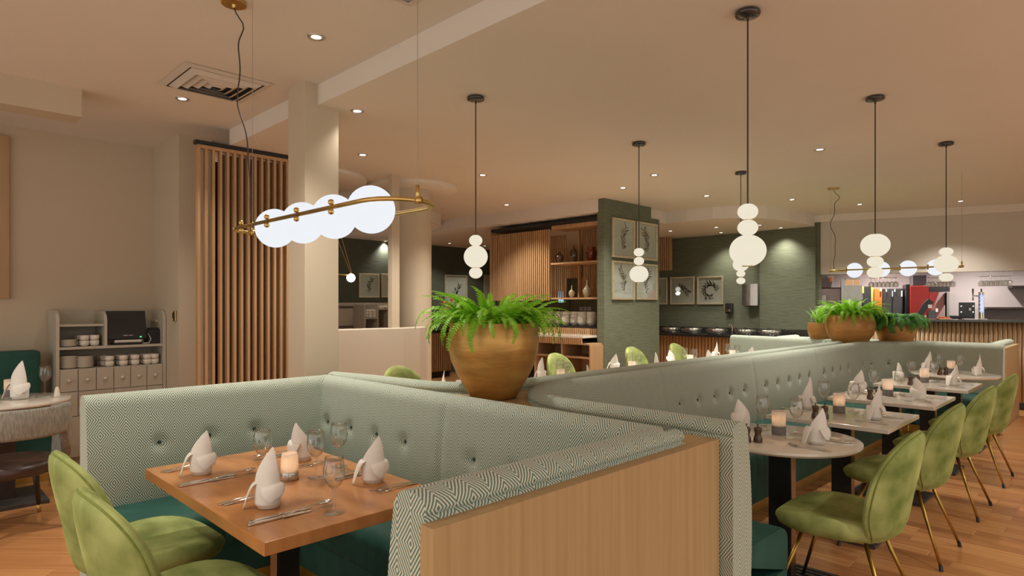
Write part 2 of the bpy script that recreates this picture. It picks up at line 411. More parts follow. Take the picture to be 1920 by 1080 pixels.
struct(G().lathe([(0, 0), (.7, 0), (.72, .012), (.72, .05)], 56, (-6.72, 3.35, H_MAIN - .048)).obj('trim_cap_wide', 'ceil_paint', smooth=True, auto=40))
struct(G().box(-7.25, -7.1, -3, 1.95, 0, H_HI).obj('wall_left', 'paint'))
struct(G().box(-7.25, -6.34, 1.95, 2.25, 0, H_HI).obj('wall_pilaster', 'paint'))
struct(G().box(-5.75, -5.52, -3, 1.04, 2.84, H_HI + .01).obj('trim_1', 'paint', bevel=.006))
struct(G().box(-4.46, -4.2, 2.12, 2.385, 0, H_HI + .01).obj('wall_column', 'paint', bevel=.003))
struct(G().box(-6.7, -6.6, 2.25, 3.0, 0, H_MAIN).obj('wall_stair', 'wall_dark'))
hw = [(-5.84, 2.95), (-5.84, 3.4), (-5.83, 3.8), (-5.80, 4.1), (-5.84, 4.35), (-5.98, 4.55)]
struct(G().sweep(hw[::-1], [(0, 0), (0, 1.195), (.03, 1.205), (.11, 1.205), (.11, 0)]).obj('wall_low', 'grey_paint'))
struct(G().box(-5.92, -5.84, 3.97, 4.07, 1.2, H_MAIN).obj('trim_2', 'paint', bevel=.004))
struct(G().lathe([(.245, 0), (.245, H_MAIN)], 48, (*capc, 0)).obj('wall_round_column', 'paint', smooth=True, auto=40))
struct(G().box(-10.75, -10.6, 2.9, 10.7, 0, H_MAIN).obj('wall_back', 'dark_green_wall'))
struct(G().box(-10.6, -10.56, 3.0, 7.95, 0, 1.5).obj('trim_wainscot', 'grey_paint', bevel=.004))
struct(G().box(-10.55, -10.53, 5.7, 7.9, 1.40, 1.44).obj('trim_rail', 'wall_dark'))
struct(G().box(-10.55, -10.53, 5.7, 7.3, 1.03, 1.07).obj('trim_rail_low', 'wall_dark'))
struct(G().box(-10.75, -3.66, 10.64, 10.75, 0, H_MAIN).obj('wall_far', 'green_wall'))
cx0 = py(1425, 500, 10.6)[0]
struct(G().box(cx0, -3.70, 10.585, 10.65, .9, H_LOW).obj('wall_far_step', 'green_wall'))
struct(G().box(3.0, 3.1, 6.0, 11.0, 0, H_MAIN).obj('wall_right', 'paint'))
struct(G().box(-10.75, -7.1, 2.85, 2.95, 0, H_MAIN).obj('wall_side', 'paint'))
# green papered pillar beside the display shelves
pl0, pl1 = 6.88, py(1236, 500, 8.0)[1]
pl1 = px(1236, 500, -5.12)[1]; pl1b = px(1221, 500, -5.12)[1]
struct(G().box(-5.24, -5.12, pl0, pl1b, 0, H_MAIN).obj('wall_pillar', 'green_wall', bevel=.003))
struct(G().box(-5.24, -5.12, pl1b, pl1, 0, H_LOW + .02).obj('wall_pillar_end', 'green_wall'))
# left wall: edge of a recessed window with a brown reveal
wy0, wy1 = px(-40, 400, -7.09)[1], px(17, 400, -7.09)[1]
zt, zb = px(10, 255, -7.09)[2], px(10, 560, -7.09)[2]
win = struct(G().box(-7.12, -7.085, wy0 - .6, wy1 - .08, zb + .08, zt - .09).obj('window_1', 'screen'))
for nm, b in (('window_frame', (-7.1, -7.06, wy1 - .085, wy1, zb, zt)), ('window_head', (-7.1, -7.06, wy0 - .6, wy1 - .086, zt - .1, zt)), ('window_sill', (-7.1, -7.06, wy0 - .6, wy1 - .086, zb, zb + .09))):
    G().box(*b).obj(nm, 'oak', win, bevel=.004)

# kitchen and bar wall: its own line, turned 18.4 degrees
KO, KA = (-3.73, 10.68), math.atan2(.3162, .9487)
kt = (math.cos(KA), math.sin(KA)); kn = (-kt[1], kt[0])
def kw(lx, ly, z=0): return (KO[0] + kt[0] * lx + kn[0] * ly, KO[1] + kt[1] * lx + kn[1] * ly, z)
def pk(u, v, ly):
    r = (u - 960) / FPX; d = Vector(_w(r, 1, 0)[:2]); o = Vector(kw(0, ly)[:2])
    # d*Z = o + kt*lx
    det = d.x * -kt[1] + d.y * kt[0]; Z = (o.x * -kt[1] + o.y * kt[0]) / det; p = d * Z
    lx = (p - o).dot(Vector(kt)); return lx, CAM_Z + (HOR - v) * Z / FPX
def kobj(g, name, mat, parent=None, **k):
    M = Matrix.Translation((KO[0], KO[1], 0)) @ Matrix.Rotation(KA, 4, 'Z')
    return g.xf(M).obj(name, mat, parent, **k)
struct(kobj(G().box(0, 7, 0, .15, 1.95, H_MAIN), 'wall_bulkhead', 'bulk_paint'))
struct(kobj(G().box(-.02, 7, -.06, 0, 2.79, H_MAIN), 'trim_bulkhead', 'ceil_paint'))
struct(kobj(G().box(-.3, 7, 1.7, 1.8, 0, H_MAIN), 'wall_kitchen', 'kitchen_wall'))
struct(kobj(G().box(-.1, 0, 0, 1.7, 0, H_MAIN), 'wall_kitchen_side', 'kitchen_wall'))
struct(kobj(G().box(0, 7, .15, 1.7, 2.45, 2.5), 'ceiling_kitchen', 'kitchen_wall'))

# ------------------------------------------------------------------ ceiling fittings
pr_ = thing('downlight', 'x', 'downlight')
G().lathe([(.030, .002), (.030, -.003), (.046, -.006), (.050, 0), (.050, .004)], 24).obj('trim_ring', 'steel', pr_, smooth=True)
G().lathe([(0, -.001), (.030, -.001), (.030, .003), (0, .003)], 20).obj('lens', 'lens', pr_)
DL = Proto(pr_)
dls = [(593, 69, 1, 'over the wooden booth table, the largest in the photo'), (342, 185, 1, 'just below the square air vent'), (670, 208, 0, 'just right of the square column'),
       (680, 290, 0, 'above the curved ceiling edge by the square column'), (905, 328, 0, 'just right of the cord of the pendant above the big fern'), (1227, 328, 0, 'right of the cord of the pendant before the botanical prints'),
       (1168, 352, 0, 'above the top edge of the green papered pillar'), (950, 384, 0, 'above the slatted display shelves'), (1537, 280, 0, 'between the two frontmost pendants of the right row'),
       (1485, 374, 0, 'right of the big pendant near the curved ceiling edge'), (1325, 367, 0, 'left of the big pendant near the curved ceiling edge'), (1612, 383, 0, 'left of the pendant cord before the bar wall'), (1801, 377, 0, 'rightmost, above the bar wall'),
       (843, 456, 2, 'left of the top ball of the pendant over the fern'), (909, 461, 2, 'right of the top ball of the pendant over the fern'), (809, 463, 2, 'beside the round column'),
       (1257, 433, 2, 'above the slatted wall corner beyond the pillar'), (1343, 426, 2, 'over the buffet, left of the big pendant'), (1352, 436, 2, 'over the buffet, close to the green wall left of the big pendant'), (1424, 422, 2, 'over the buffet, just right of the big pendant'), (1464, 427, 2, 'over the buffet, washing the green wall right of the big pendant'),
       (723, 452, 2, 'seen through the opening beside the round column')]
HH = [H_MAIN, H_HI, H_LOW]
for u, v, k, wh in dls:
    p = pz(u, v, HH[k]); DL.put((p[0], p[1], HH[k] - .001), 0, 'recessed ceiling downlight ' + wh, 'recessed downlights')
    spot('downlight_lamp', (p[0], p[1], HH[k] - .03), SPOT_W * (.12 if (u, v) == (670, 208) else 1.3 if u == 593 else .5 if (k == 2 or u < 400) else 1.3))
DL.done()
# further downlights of the same room, beyond the frame
for x, y, h in ((-2.2, -.8, H_HI), (-4.6, -.6, H_HI), (.8, -.9, H_HI), (1.2, 2.9, H_MAIN), (1.3, 5.2, H_MAIN), (1.2, 7.6, H_MAIN), (-.5, 9.3, H_MAIN)):
    o = G().lathe([(0, -.001), (.030, -.001), (.046, -.006), (.050, 0), (.050, .004)], 20, (x, y, h - .001)).obj('downlight', 'steel', smooth=True)
    tag(o, 'recessed ceiling downlight outside the photographed part of the room', 'downlight', 'downlights beyond the frame'); spot('downlight_lamp', (x, y, h - .03), SPOT_W * (1.9 if x > 0 else 1.2))

# square air vent in the raised ceiling
vc = [pz(360, 127, H_HI), pz(491, 157, H_HI), pz(433, 182, H_HI), pz(328, 159, H_HI)]
vx = sum(p[0] for p in vc) / 4; vy = sum(p[1] for p in vc) / 4
vent = thing('ceiling_vent', 'square white ceiling air vent with stepped dark louvres', 'air vent', (vx, vy, H_HI))
vs_ = .30
G().box(-vs_ + .03, vs_ - .03, -vs_ + .03, vs_ - .03, -.006, .0).obj('backing', 'vent_dark', vent)
def ring(h0, h1, z0, z1, z2):
    g = G(); V = []
    for h, z in ((h0, z0), (h1, z1), (h1 - .004, z1 - .004 + z2), (h0 - .01, z0 + z2)):
        V += [(-h, -h, z), (h, -h, z), (h, h, z), (-h, h, z)]
    F = []
    for a in range(4):
        b = (a + 1) % 4
        for q in range(4):
            r_ = (q + 1) % 4; F.append((q * 4 + a, q * 4 + b, r_ * 4 + b, r_ * 4 + a))
    return g.add(V, F)
ring(vs_, vs_ - .045, -.004, -.014, .004).obj('vent_frame', 'white_plastic', vent)
for k in range(4):
    ring(vs_ - .06 - k * .055, vs_ - .10 - k * .055, -.012, -.034, .003).obj('louvre', 'white_plastic', vent)
# second vent whose corner shows at the top edge of the frame
vv = pz(770, 12, H_HI)
v2 = thing('ceiling_vent', 'corner of a second ceiling vent at the top edge of the photo', 'air vent', (vv[0] + .3, vv[1] - .3, H_HI))
G().box(-.27, .27, -.27, .27, -.006, 0).obj('backing', 'white_plastic', v2)
ring(vs_, vs_ - .045, -.004, -.014, .004).obj('vent_frame', 'white_plastic', v2)

# ------------------------------------------------------------------ pendants
def globe_prof(w_, h_):
    """flattened ball cut flat at top and bottom"""
    n = 14; a0 = math.asin(min(.98, .36)); out = [(0, -h_ / 2)]
    for i in range(n + 1):
        t = -PI / 2 + a0 + (PI - 2 * a0) * i / n
        out.append((w_ / 2 * math.cos(t), h_ / 2 * math.sin(t) / math.cos(a0)))
    out.append((0, h_ / 2)); return out
def pendant(u, vd, balls, where):
    x, y, _ = pz(u, vd, H_MAIN); Z = (y - x) / R2
    t = thing('ball_pendant', 'pendant of three white glass balls, ' + where, 'pendant lamp', (x, y, H_MAIN), group='three-ball pendants')
    G().lathe([(0, 0), (.035, 0), (.058, -.006), (.062, -.016), (.056, -.028), (.03, -.034), (.006, -.036), (.006, -.05), (0, -.05)], 28).obj('ceiling_rose', 'black_gloss', t, smooth=True)
    ztop = CAM_Z + (HOR - balls[0][0] + balls[0][2] / 2) * Z / FPX - H_MAIN
    G().tube([(0, 0, -.04), (0, 0, ztop)], .0042, 8).obj('cord', 'cord', t)
    for v, wd, ht in balls:
        zc = CAM_Z + (HOR - v) * Z / FPX - H_MAIN; k = Z / FPX
        G().lathe(globe_prof(wd * k, ht * k), 32, (0, 0, zc)).obj('glass_ball', 'globe_warm', t, smooth=True)
        G().lathe([(0, 0), (.30 * wd * k * .5, 0), (.30 * wd * k * .5, .004), (0, .004)], 16, (0, 0, zc - ht * k / 2 - .004)).obj('collar', 'brass', t)
    zc = CAM_Z + (HOR - balls[1][0]) * Z / FPX
pendant(1402, 20, [(397, 37, 28.5), (427, 37, 28.5), (470, 66, 56)], 'hung nearest the camera, its largest ball lowest')
pendant(1641, 181, [(460, 50, 41), (490.5, 28, 20), (511, 28, 20)], 'largest ball topmost, before the bar wall')
pendant(1774, 267, [(472, 23, 15), (495, 40, 31), (520, 23, 15)], 'rightmost, large ball in the middle')
pendant(892, 181, [(451, 25, 20), (481.5, 45, 40), (511.5, 25, 20)], 'over the big fern, large middle ball')
pendant(1198, 267, [(473, 19, 15), (489.5, 19, 15), (514, 35, 30)], 'before the botanical prints, largest ball lowest')
pendant(1389, 322, [(496, 29, 24), (513, 16, 12), (526.5, 16, 12)], 'half hidden behind the big one, largest ball topmost')

def ring_lamp(cx, y0, y1, xa, xb, z, balls, br, ceil, wire_p, rose, label, flip=False):
    """racetrack rail in the horizontal plane, along x from xa to xb"""
    t = thing('ring_pendant', label, 'pendant lamp', (cx, (y0 + y1) / 2, z))
    hw_ = (y1 - y0) / 2; X0, X1 = xa - cx, xb - cx
    path = [(X0 + hw_, -hw_)] + [(X1 - hw_, -hw_)] + [(X1 - hw_ + hw_ * math.sin(a * PI / 12), -hw_ * math.cos(a * PI / 12)) for a in range(1, 12)] + [(X1 - hw_, hw_), (X0 + hw_, hw_)] + \
           [(X0 + hw_ - hw_ * math.sin(a * PI / 12), hw_ * math.cos(a * PI / 12)) for a in range(1, 12)] + [(X0 + hw_, -hw_)]
    G().tube([(p[0], p[1], 0) for p in path], .0085, 10).obj('rail', 'brass', t, smooth=True)
    for b in balls:
        G().sphere((b - cx, 0, 0), br, 32, m=18).obj('glass_ball', 'globe_cool', t, smooth=True)
        for dz in (.018, -.018):
            G().sphere((b - cx - br * .52, -hw_ - .006, dz), .012, 10, m=6).obj('knob', 'brass', t, smooth=True)
    for ex in (X0, X1):
        G().lathe([(.007, -.004), (.007, .055), (0, .055)], 12, (ex, 0, 0)).obj('wire_grip', 'brass', t, smooth=True)
        G().tube([(ex, 0, .05), (ex, 0, ceil - z)], .0012, 6).obj('suspension_wire', 'wire', t)
        G().tube([(ex - .018, 0, 0), (ex + .018, 0, 0)], .013, 12).obj('rail_joint', 'brass', t, smooth=True)
    G().lathe([(0, 0), (.062, 0), (.062, -.018), (.012, -.020), (.008, -.035), (0, -.035)], 28, (rose[0] - cx, rose[1] - (y0 + y1) / 2, ceil - z)).obj('ceiling_rose', 'brass', t, smooth=True, auto=40)
    return t
def wavy(t, p0, p1, amp, n=40, drop=None):
    P = []
    for i in range(n + 1):
        s = i / n; e = math.sin(s * PI)
        a = amp * e * (math.sin(s * 11) * .6 + math.sin(s * 23 + 1) * .25) + (amp * 1.4 * math.exp(-((s - .09) / .05) ** 2))
        P.append((p0[0] + (p1[0] - p0[0]) * s + a * .7071, p0[1] + (p1[1] - p0[1]) * s + a * .7071, p0[2] + (p1[2] - p0[2]) * s))
    G().tube(P, .0035, 6).obj('power_cord', 'cord', t, smooth=True)
nb = [-3.0, -2.715, -2.43, -2.145]
rl = ring_lamp(-2.55, 1.22, 1.50, -3.27, -1.84, 1.832, nb, .094, H_HI, None, (-3.36, 1.30), 'brass racetrack pendant with four glowing white globes over the wooden table')
wavy(rl, (-3.36 + 2.55, 1.30 - 1.36, H_HI - 1.832 - .03), (-3.22 + 2.55, 1.36 - 1.36 - .02, .02), .028)
rb = pz(1566, 352, H_MAIN)
zz = 1.876
rl2 = ring_lamp(-2.05, 8.16, 8.44, -2.72, -1.38, zz, [-2.45, -2.16, -1.89, -1.62], .09, H_MAIN, None, (rb[0] - .02, rb[1]), 'distant brass racetrack pendant with four white globes before the bar')
wavy(rl2, (rb[0] + 2.05 - .02, rb[1] - 8.3, H_MAIN - zz - .03), (-2.68 + 2.05, 0, .02), .05)
# lamps' light (globes)
for x in nb: pass
# ------------------------------------------------------------------ banquettes
def back_prof(h=1.0, seat=.44):
    P = [(0.0, .90), (-.004, .92), (-.006, .937), (-.003, .951), (.006, .957), (-.002, .963), (-.003, .976), (.004, .990), (.022, 1.002), (.055, 1.008), (.09, 1.003), (.113, .988), (.126, .965)]
    n = 26
    for i in range(1, n + 1):
        s = i / n; z = .965 - (.965 - seat + .06) * s
        P.append((.126 + .03 * s + .02 * math.sin(s * PI), z))
    P += [(.150, .30), (.142, .16), (.138, .04), (.0, .04), (.0, .5), (.0, .8999)]
    return [(o, z - 1.0 + h) if z > .8 else (o, z) for o, z in P]
def make_back(name, parent, path, buttons, seams, mat, zb=.74, step=.022, off_btn=True):
    pt = resample(path, step)
    def dent(l, o, z):
        if o < .09: return 0
        d = 0
        for b in buttons:
            r2 = ((l - b) / .028) ** 2 + ((z - zb) / .030) ** 2
            if r2 < 9: d += .020 * math.exp(-r2)
            r3 = ((l - b) / .012) ** 2 + ((z - zb + .05) / .06) ** 2
        for sm in seams:
            q = ((l - sm) / .014) ** 2
            if q < 9: d += .010 * math.exp(-q)
        return d
    o = G().sweep(pt, back_prof(), dent).obj(name, mat, parent, smooth=True, auto=50)
    # buttons sit in the dents
    L = [0]
    for i in range(1, len(pt)): L.append(L[-1] + math.hypot(pt[i][0] - pt[i - 1][0], pt[i][1] - pt[i - 1][1]))
    offz = .126 + .03 * ((.965 - zb) / .585) + .02 * math.sin(PI * (.965 - zb) / .585) - .017
    for b in buttons:
        for i in range(1, len(pt)):
            if L[i] >= b:
                t = (b - L[i - 1]) / max(1e-6, L[i] - L[i - 1]); q = Vector(pt[i - 1]).lerp(Vector(pt[i]), t); d = (Vector(pt[i]) - Vector(pt[i - 1])).normalized(); nn = Vector((d.y, -d.x))
                c = q + nn * offz
                g = G().sphere((0, 0, 0), .0115, 12, .45, 6); ang = math.atan2(nn.y, nn.x)
                g.xf(Matrix.Translation((c.x, c.y, zb)) @ Matrix.Rotation(ang, 4, 'Z') @ Matrix.Rotation(PI / 2, 4, 'Y')); g.obj('button', 'button', parent, smooth=True); break
    return o
def make_seat(parent, path, depth=.56, chan=True, top=.45, pitch=.105):
    pt = resample(path, .0175 if chan else .05)
    P = [(.10, top - .03), (.10, top), (.2, top + .008), (depth - .09, top + .006)]
    for i in range(1, 8):
        a = PI / 2 * i / 7; P.append((depth - .09 + .09 * math.sin(a), top + .006 - .07 * (1 - math.cos(a))))
    P += [(depth, top - .16), (depth - .012, top - .185), (depth - .03, top - .195)]
    def dent(l, o, z):
        if o < .25 or z < top - .17: return 0
        s = abs(((l / pitch) % 1) - .5) * 2
        return .012 * max(0, s - .72) / .28 if chan else 0
    G().sweep(pt, P, dent).obj('seat', 'velvet_teal', parent, smooth=True, auto=60)
    G().sweep(resample(path, .1), [(.12, .09), (.12, top - .19), (depth - .02, top - .19), (depth - .02, .10), (depth - .03, .09)]).obj('base_panel', 'velvet_teal', parent)
    G().sweep(resample(path, .1), [(.14, 0), (.14, .09), (depth - .06, .09), (depth - .06, 0)]).obj('kick_plate', 'gold_trim', parent)

# front-left booth: square U around the wooden table
XL, YB, XA = -3.765, 2.08, -1.19
B1 = thing('booth_banquette', 'square booth banquette in diamond-weave fabric around the wooden table', 'banquette', (0, 0, 0))
make_back('back', B1, [(XL, .70), (XL, YB), (XA, YB), (XA, .90)], [(y - .70) for y in (1.02, 1.27, 1.52)] + [(YB - .70) + (x - XL) for x in (-3.54, -3.27, -3.0, -2.73, -2.19, -1.92, -1.65)], [(YB - .70) + (-2.42 - XL)], 'weave')
make_seat(B1, [(XL, .78), (XL, YB), (XA, YB), (XA, .98)])
G().box(XL - .05, XL - .006, .72, YB, 0, .95).obj('side_panel', 'oak_panel', B1, bevel=.002)
G().box(XA + .002, XA + .052, .885, 2.256, 0, .945).obj('end_panel', 'oak_panel', B1, bevel=.002)

# long banquette facing the marble tables
R_ = .62
path2 = [(-1.09, 2.27), (-2.51 + R_, 2.27)] + arc(-2.51 + R_, 2.27 + R_, R_, 270, 180, 14)[1:] + [(-2.51, 8.97 - R_)] + arc(-2.51 + R_, 8.97 - R_, R_, 180, 90, 14)[1:] + [(-1.09, 8.97)]
B2 = thing('long_banquette', 'long sage banquette with buttoned back facing the row of marble tables', 'banquette')
s0 = (-1.09 + 2.51 - R_) + R_ * PI / 2     # arc length where the straight back starts
make_back('back', B2, path2, [s0 + d for d in [-.78, -.52, -.26, 0, .26, .52, .78, 1.2, 1.46, 1.72, 1.98, 2.24, 2.66, 2.92, 3.18, 3.44, 3.7, 4.12, 4.38, 4.64, 4.9, 5.4, 5.7, 6.0]], [s0 + .98, s0 + 2.45, s0 + 3.92], 'weave')
pathS = [(-1.14, 2.27), (-2.51 + R_, 2.27)] + arc(-2.51 + R_, 2.27 + R_, R_, 270, 180, 14)[1:] + [(-2.51, 8.97 - R_)] + arc(-2.51 + R_, 8.97 - R_, R_, 180, 90, 14)[1:] + [(-1.14, 8.97)]
make_seat(B2, pathS, depth=.66)

# banquette on the far side of the partition, facing away
R3 = .55
path3 = [(-4.35, 9.12), (-2.61 - R3, 8.95)] + arc(-2.61 - R3, 8.95 - R3, R3, 90, 0, 12)[1:] + [(-2.61, 2.72)] + arc(-2.61 - .5, 2.72, .5, 0, -82, 12)[1:] + [(-3.5, 2.17), (-3.85, 2.10)]
B3 = thing('far_banquette', 'sage banquette behind the partition whose back faces the camera', 'banquette')
make_back('back', B3, path3, [], [], 'weave', step=.06)
make_seat(B3, path3, chan=False)

# mirror booth at the far end
B5 = thing('booth_banquette', 'distant booth banquette at the right end with oak end panel', 'banquette')
YB5 = 9.17
make_back('back', B5, [(XA, 10.55), (XA, YB5), (XL, YB5), (XL, 9.8)], [], [], 'weave', step=.08)
make_seat(B5, [(XA, 10.45), (XA, YB5), (XL, YB5), (XL, 9.75)], chan=False)
G().box(XA + .002, XA + .052, 9.02, 10.6, 0, .945).obj('end_panel', 'oak_panel', B5, bevel=.002)

# oak partition tops between the backs
def partition(pts, label):
    t = thing('planter_partition', label, 'partition', (0, 0, 0))
    G().prism(pts, 0, .915).obj('body', 'oak_panel', t)
    G().prism(pts, .916, .945).obj('top', 'oak_top', t, bevel=0)
n2 = [p for p in path2[:16]]
i3 = [p for p in path3 if p[1] < 3.4][::-1]
partition([(-1.189, 2.09)] + [(p[0] if k else -1.189, p[1] - .012 if p[1] < 2.3 else p[1]) for k, p in enumerate(n2)] + [(-2.525, 3.4), (-2.595, 3.4), (-2.595, 2.72)] + [(p[0] + .012, p[1] - .012) for p in i3[::-1][1:]] + [(-3.85, 2.09)], 'oak topped partition wedge carrying the big copper planter')
n5 = path2[-16:]; j3 = [p for p in path3 if p[1] > 8.2]
partition([(-2.595, 8.0), (-2.525, 8.0)] + [(p[0] - .01, p[1] + .012) for p in n5[:-1]] + [(-1.19, 8.985), (-1.19, 9.155), (-3.75, 9.155)] + [(p[0] + .012, p[1] + .012) for p in j3[1:]] , 'oak topped partition wedge carrying the three far planters')

# ------------------------------------------------------------------ tables
T1 = thing('wooden_table', 'rectangular warm brown wooden dining table set for four in the booth', 'table', (0, 0, 0))
smooth_box('table_top', -3.04, -1.84, .80, 1.50, .708, .75, 'table_wood', T1, .003)
smooth_box('column', -2.47, -2.412, 1.105, 1.195, .021, .707, 'black', T1, .002)
smooth_box('column_reflection', -2.469, -2.413, 1.099, 1.104, .021, .707, 'wood_reflection', T1, .001)  # thin plate added to colour in the column's reflection
smooth_box('base_plate', -2.85, -2.0, .82, 1.45, 0, .02, 'iron', T1, .004)
TX = -1.36
TABS = [(3.40, 'round', 'front round marble table'), (4.37, 'sq', 'square marble table next to the front round one'), (5.49, 'sq', 'middle square marble table'), (6.66, 'sq', 'rear square marble table'), (7.80, 'round', 'rear round marble table')]
def marble_table(x, y, kind, label, near=True):
    t = thing('marble_table', label, 'table', (x, y, 0))
    if kind == 'round':
        G().lathe([(0, .722), (.36, .722), (.378, .727), (.385, .737), (.383, .748), (.378, .75), (0, .75)], 56).obj('table_top', 'marble', t, smooth=True, auto=40)
    else: smooth_box('table_top', -.35, .35, -.35, .35, .724, .75, 'marble', t, .004)
    smooth_box('column', -.058, .058, -.031, .031, .025, .722, 'black', t, .002)
    smooth_box('column_reflection', .0585, .0625, -.030, .030, .025, .722, 'wood_reflection', t, .001)  # reflection of the wood floor, put on as a coloured plate
    b = smooth_box('base_plate', -.24, .24, -.2, .2, 0, .016, 'iron', t, .003)
    for k in range(9):
        smooth_box('ridge', -.235 , .235, -.19 + k * .0435, -.19 + k * .0435 + .026, .016, .024, 'iron', b, .002)
    return t
for y, k, n in TABS:
    marble_table(TX, y, k, ('round' if k == 'round' else 'square') + ' pale marble table on a black column, ' + {3.40: 'nearest of the row', 4.37: 'second of the row', 5.49: 'third of the row', 6.66: 'fourth of the row', 7.80: 'farthest of the row'}[y])
FT = [(3.3, 'round'), (4.45, 'sq'), (5.6, 'sq'), (6.75, 'sq'), (7.85, 'round')]
fw = ['first from the left', 'second from the left', 'third from the left', 'fourth from the left', 'fifth from the left']
for (y, k), n in zip(FT, fw): marble_table(-3.78, y, k, 'marble table behind the partition, ' + n)

# ------------------------------------------------------------------ green velvet chairs
def make_chair():
    t = thing('velvet_chair', 'x', 'chair')
    # seat cushion: rounded shape, front at +y
    g = G(); n = 40; rings = []
    def outline(a):
        c, s = math.cos(a), math.sin(a)
        x = .245 * math.copysign(abs(c) ** .78, c); y = .255 * math.copysign(abs(s) ** .78, s) + .03
        x *= 1 + .06 * (y / .235); return x, y
    for sc, z in ((.55, .395), (.86, .398), (.96, .412), (1.0, .435), (.985, .456), (.93, .468), (.75, .470), (.45, .464), (.15, .461)):
        R = []
        for i in range(n):
            x, y = outline(2 * PI * i / n); x *= sc; y *= sc
            zz = z + (.035 * (abs(x) / .245) ** 2.2 - .018 * max(0, -y) / .235 - .012 * max(0, y / .235) ** 2 if z > .44 else 0)
            R.append((x, y, zz))
        rings.append(R)
    vs = [p for R in rings for p in R]; fs = []
    for k in range(len(rings) - 1):
        for i in range(n): fs.append((k * n + i, k * n + (i + 1) % n, (k + 1) * n + (i + 1) % n, (k + 1) * n + i))
    fs.append(list(range(n))[::-1]); fs.append([(len(rings) - 1) * n + i for i in range(n)])
    g.add(vs, fs).obj('seat', 'velvet_green', t, smooth=True)
    # back shell
    zc, hh, ww = .615, .245, .232
    def pos(r, a, th):
        c, s = math.cos(a), math.sin(a)
        ex, ez = (.86, .86) if s > 0 else (.55, .62)
        x = ww * r * math.copysign(abs(c) ** ex, c); dz = hh * r * math.copysign(abs(s) ** ez, s)
        k = dz / hh
        x *= (1 - .10 * max(0, -k) ** 2)
        z = zc + dz * (1.14 if dz > 0 else .98)
        y = -.215 - .20 * (z - .42) + 1.7 * x * x + .07 * max(0, (.46 - z) / .09) ** 2
        return (x, y + th, z)
    n = 48; RR = [0.02, .3, .55, .75, .88, .95, 1.0]; vs = []; fs = []
    thick = lambda r: .034 * math.sqrt(max(0, 1 - r ** 6)) + .006
    lay = [(r, thick(r)) for r in RR] + [(1.012, 0)] + [(r, -thick(r)) for r in RR[::-1]]
    for r, th in lay:
        for i in range(n): vs.append(pos(r, 2 * PI * i / n, th))
    for k in range(len(lay) - 1):
        for i in range(n): fs.append((k * n + i, (k + 1) * n + i, (k + 1) * n + (i + 1) % n, k * n + (i + 1) % n))
    fs.append(list(range(n))); fs.append([(len(lay) - 1) * n + i for i in range(n)][::-1])
    G().add(vs, fs).obj('backrest', 'velvet_green', t, smooth=True)
    G().tube([pos(.985, 2 * PI * i / 60, -.013) for i in range(-9, 40)], .0032, 6).obj('piping', 'piping_green', t, smooth=True)
    for sx in (-1, 1):
        for sy, yb in ((1, .255), (-1, -.265)):
            l = G().tube([(sx * .14, sy * .13, .40), (sx * .245, yb, .018)], [.0105, .008], 10).obj('leg', 'leg_brass', t, smooth=True)
            G().tube([(sx * .242, yb * .99, .03), (sx * .25, yb * 1.01, 0)], .0105, 10).obj('foot_cap', 'black', l)
    smooth_box('under_frame', -.15, .15, -.14, .14, .385, .40, 'leg_brass', t, .003)
    return t
CH = Proto(make_chair())
gch = 'green velvet shell chairs'
CH.put((-2.93, .78, 0), 0.0, 'green velvet shell chair second from the camera at the wooden table', gch)
CH.put((-2.27, .74, 0), 0.0, 'green velvet shell chair nearest the camera at the wooden table', gch)
for (y, n, a) in ((3.24, 'nearest of the right hand row', .05), (4.34, 'second of the right hand row', .0), (5.44, 'third of the right hand row', 0), (6.55, 'fourth of the right hand row, at the frame edge', .0)):
    CH.put((-1.04 if y > 4 else -1.01, y, 0), PI / 2 + a, 'green velvet shell chair, ' + n, gch)
for (y, n) in ((3.35, 'before the low beige wall'), (5.55, 'before the open oak shelves'), (7.1, 'before the green papered pillar'), (8.2, 'before the buffet counter')):
    CH.put((-4.55, y, 0), -PI / 2, 'green velvet shell chair seen over the partition, ' + n, gch)
CH.done()
# ------------------------------------------------------------------ planters with ferns
def frond_mesh(L, droop, lw, mat, n=26, seed=0):
    r = random.Random(seed); g = G(); P = []
    # curve in local xz plane: starts upward-outward, bends down
    x = z = 0; a = math.radians(78); st = L / n
    for i in range(n + 1):
        P.append(Vector((x, 0, z))); a -= droop / n * (1 + .6 * i / n); x += math.cos(a) * st; z += math.sin(a) * st
    g.tube(P, [.0022 * (1 - .7 * i / n) + .0004 for i in range(n + 1)], 4)
    for i in range(2, n):
        s = i / n; le = lw * min(1, s * 3.2) * (1 - s) ** .55 * (1 + .1 * r.uniform(-1, 1)) + .003
        d = (P[min(i + 1, n)] - P[i - 1]).normalized(); up = Vector((-d.z, 0, d.x))
        wd = st * .72
        for sd in (-1, 1):
            out = Vector((0, sd, 0)) * .93 + d * .34 + up * r.uniform(-.18, .12); out.normalize()
            b0, b1 = P[i] - d * wd * .55, P[i] + d * wd * .55
            t1 = P[i] + out * le * .62 + d * wd * .45 - up * le * .05; t0 = P[i] + out * le * .55 - d * wd * .5 - up * le * .05
            tip = P[i] + out * le + d * .002 - up * le * .22
            f = [(0, 1, 2, 3), (3, 2, 4)] if sd > 0 else [(3, 2, 1, 0), (4, 2, 3)]
            g.add([b0, b1, t1, t0, tip], f)
    me = g.mesh('frond'); me.materials.append(MATS[mat]); me.polygons.foreach_set('use_smooth', [True] * len(me.polygons)); return me
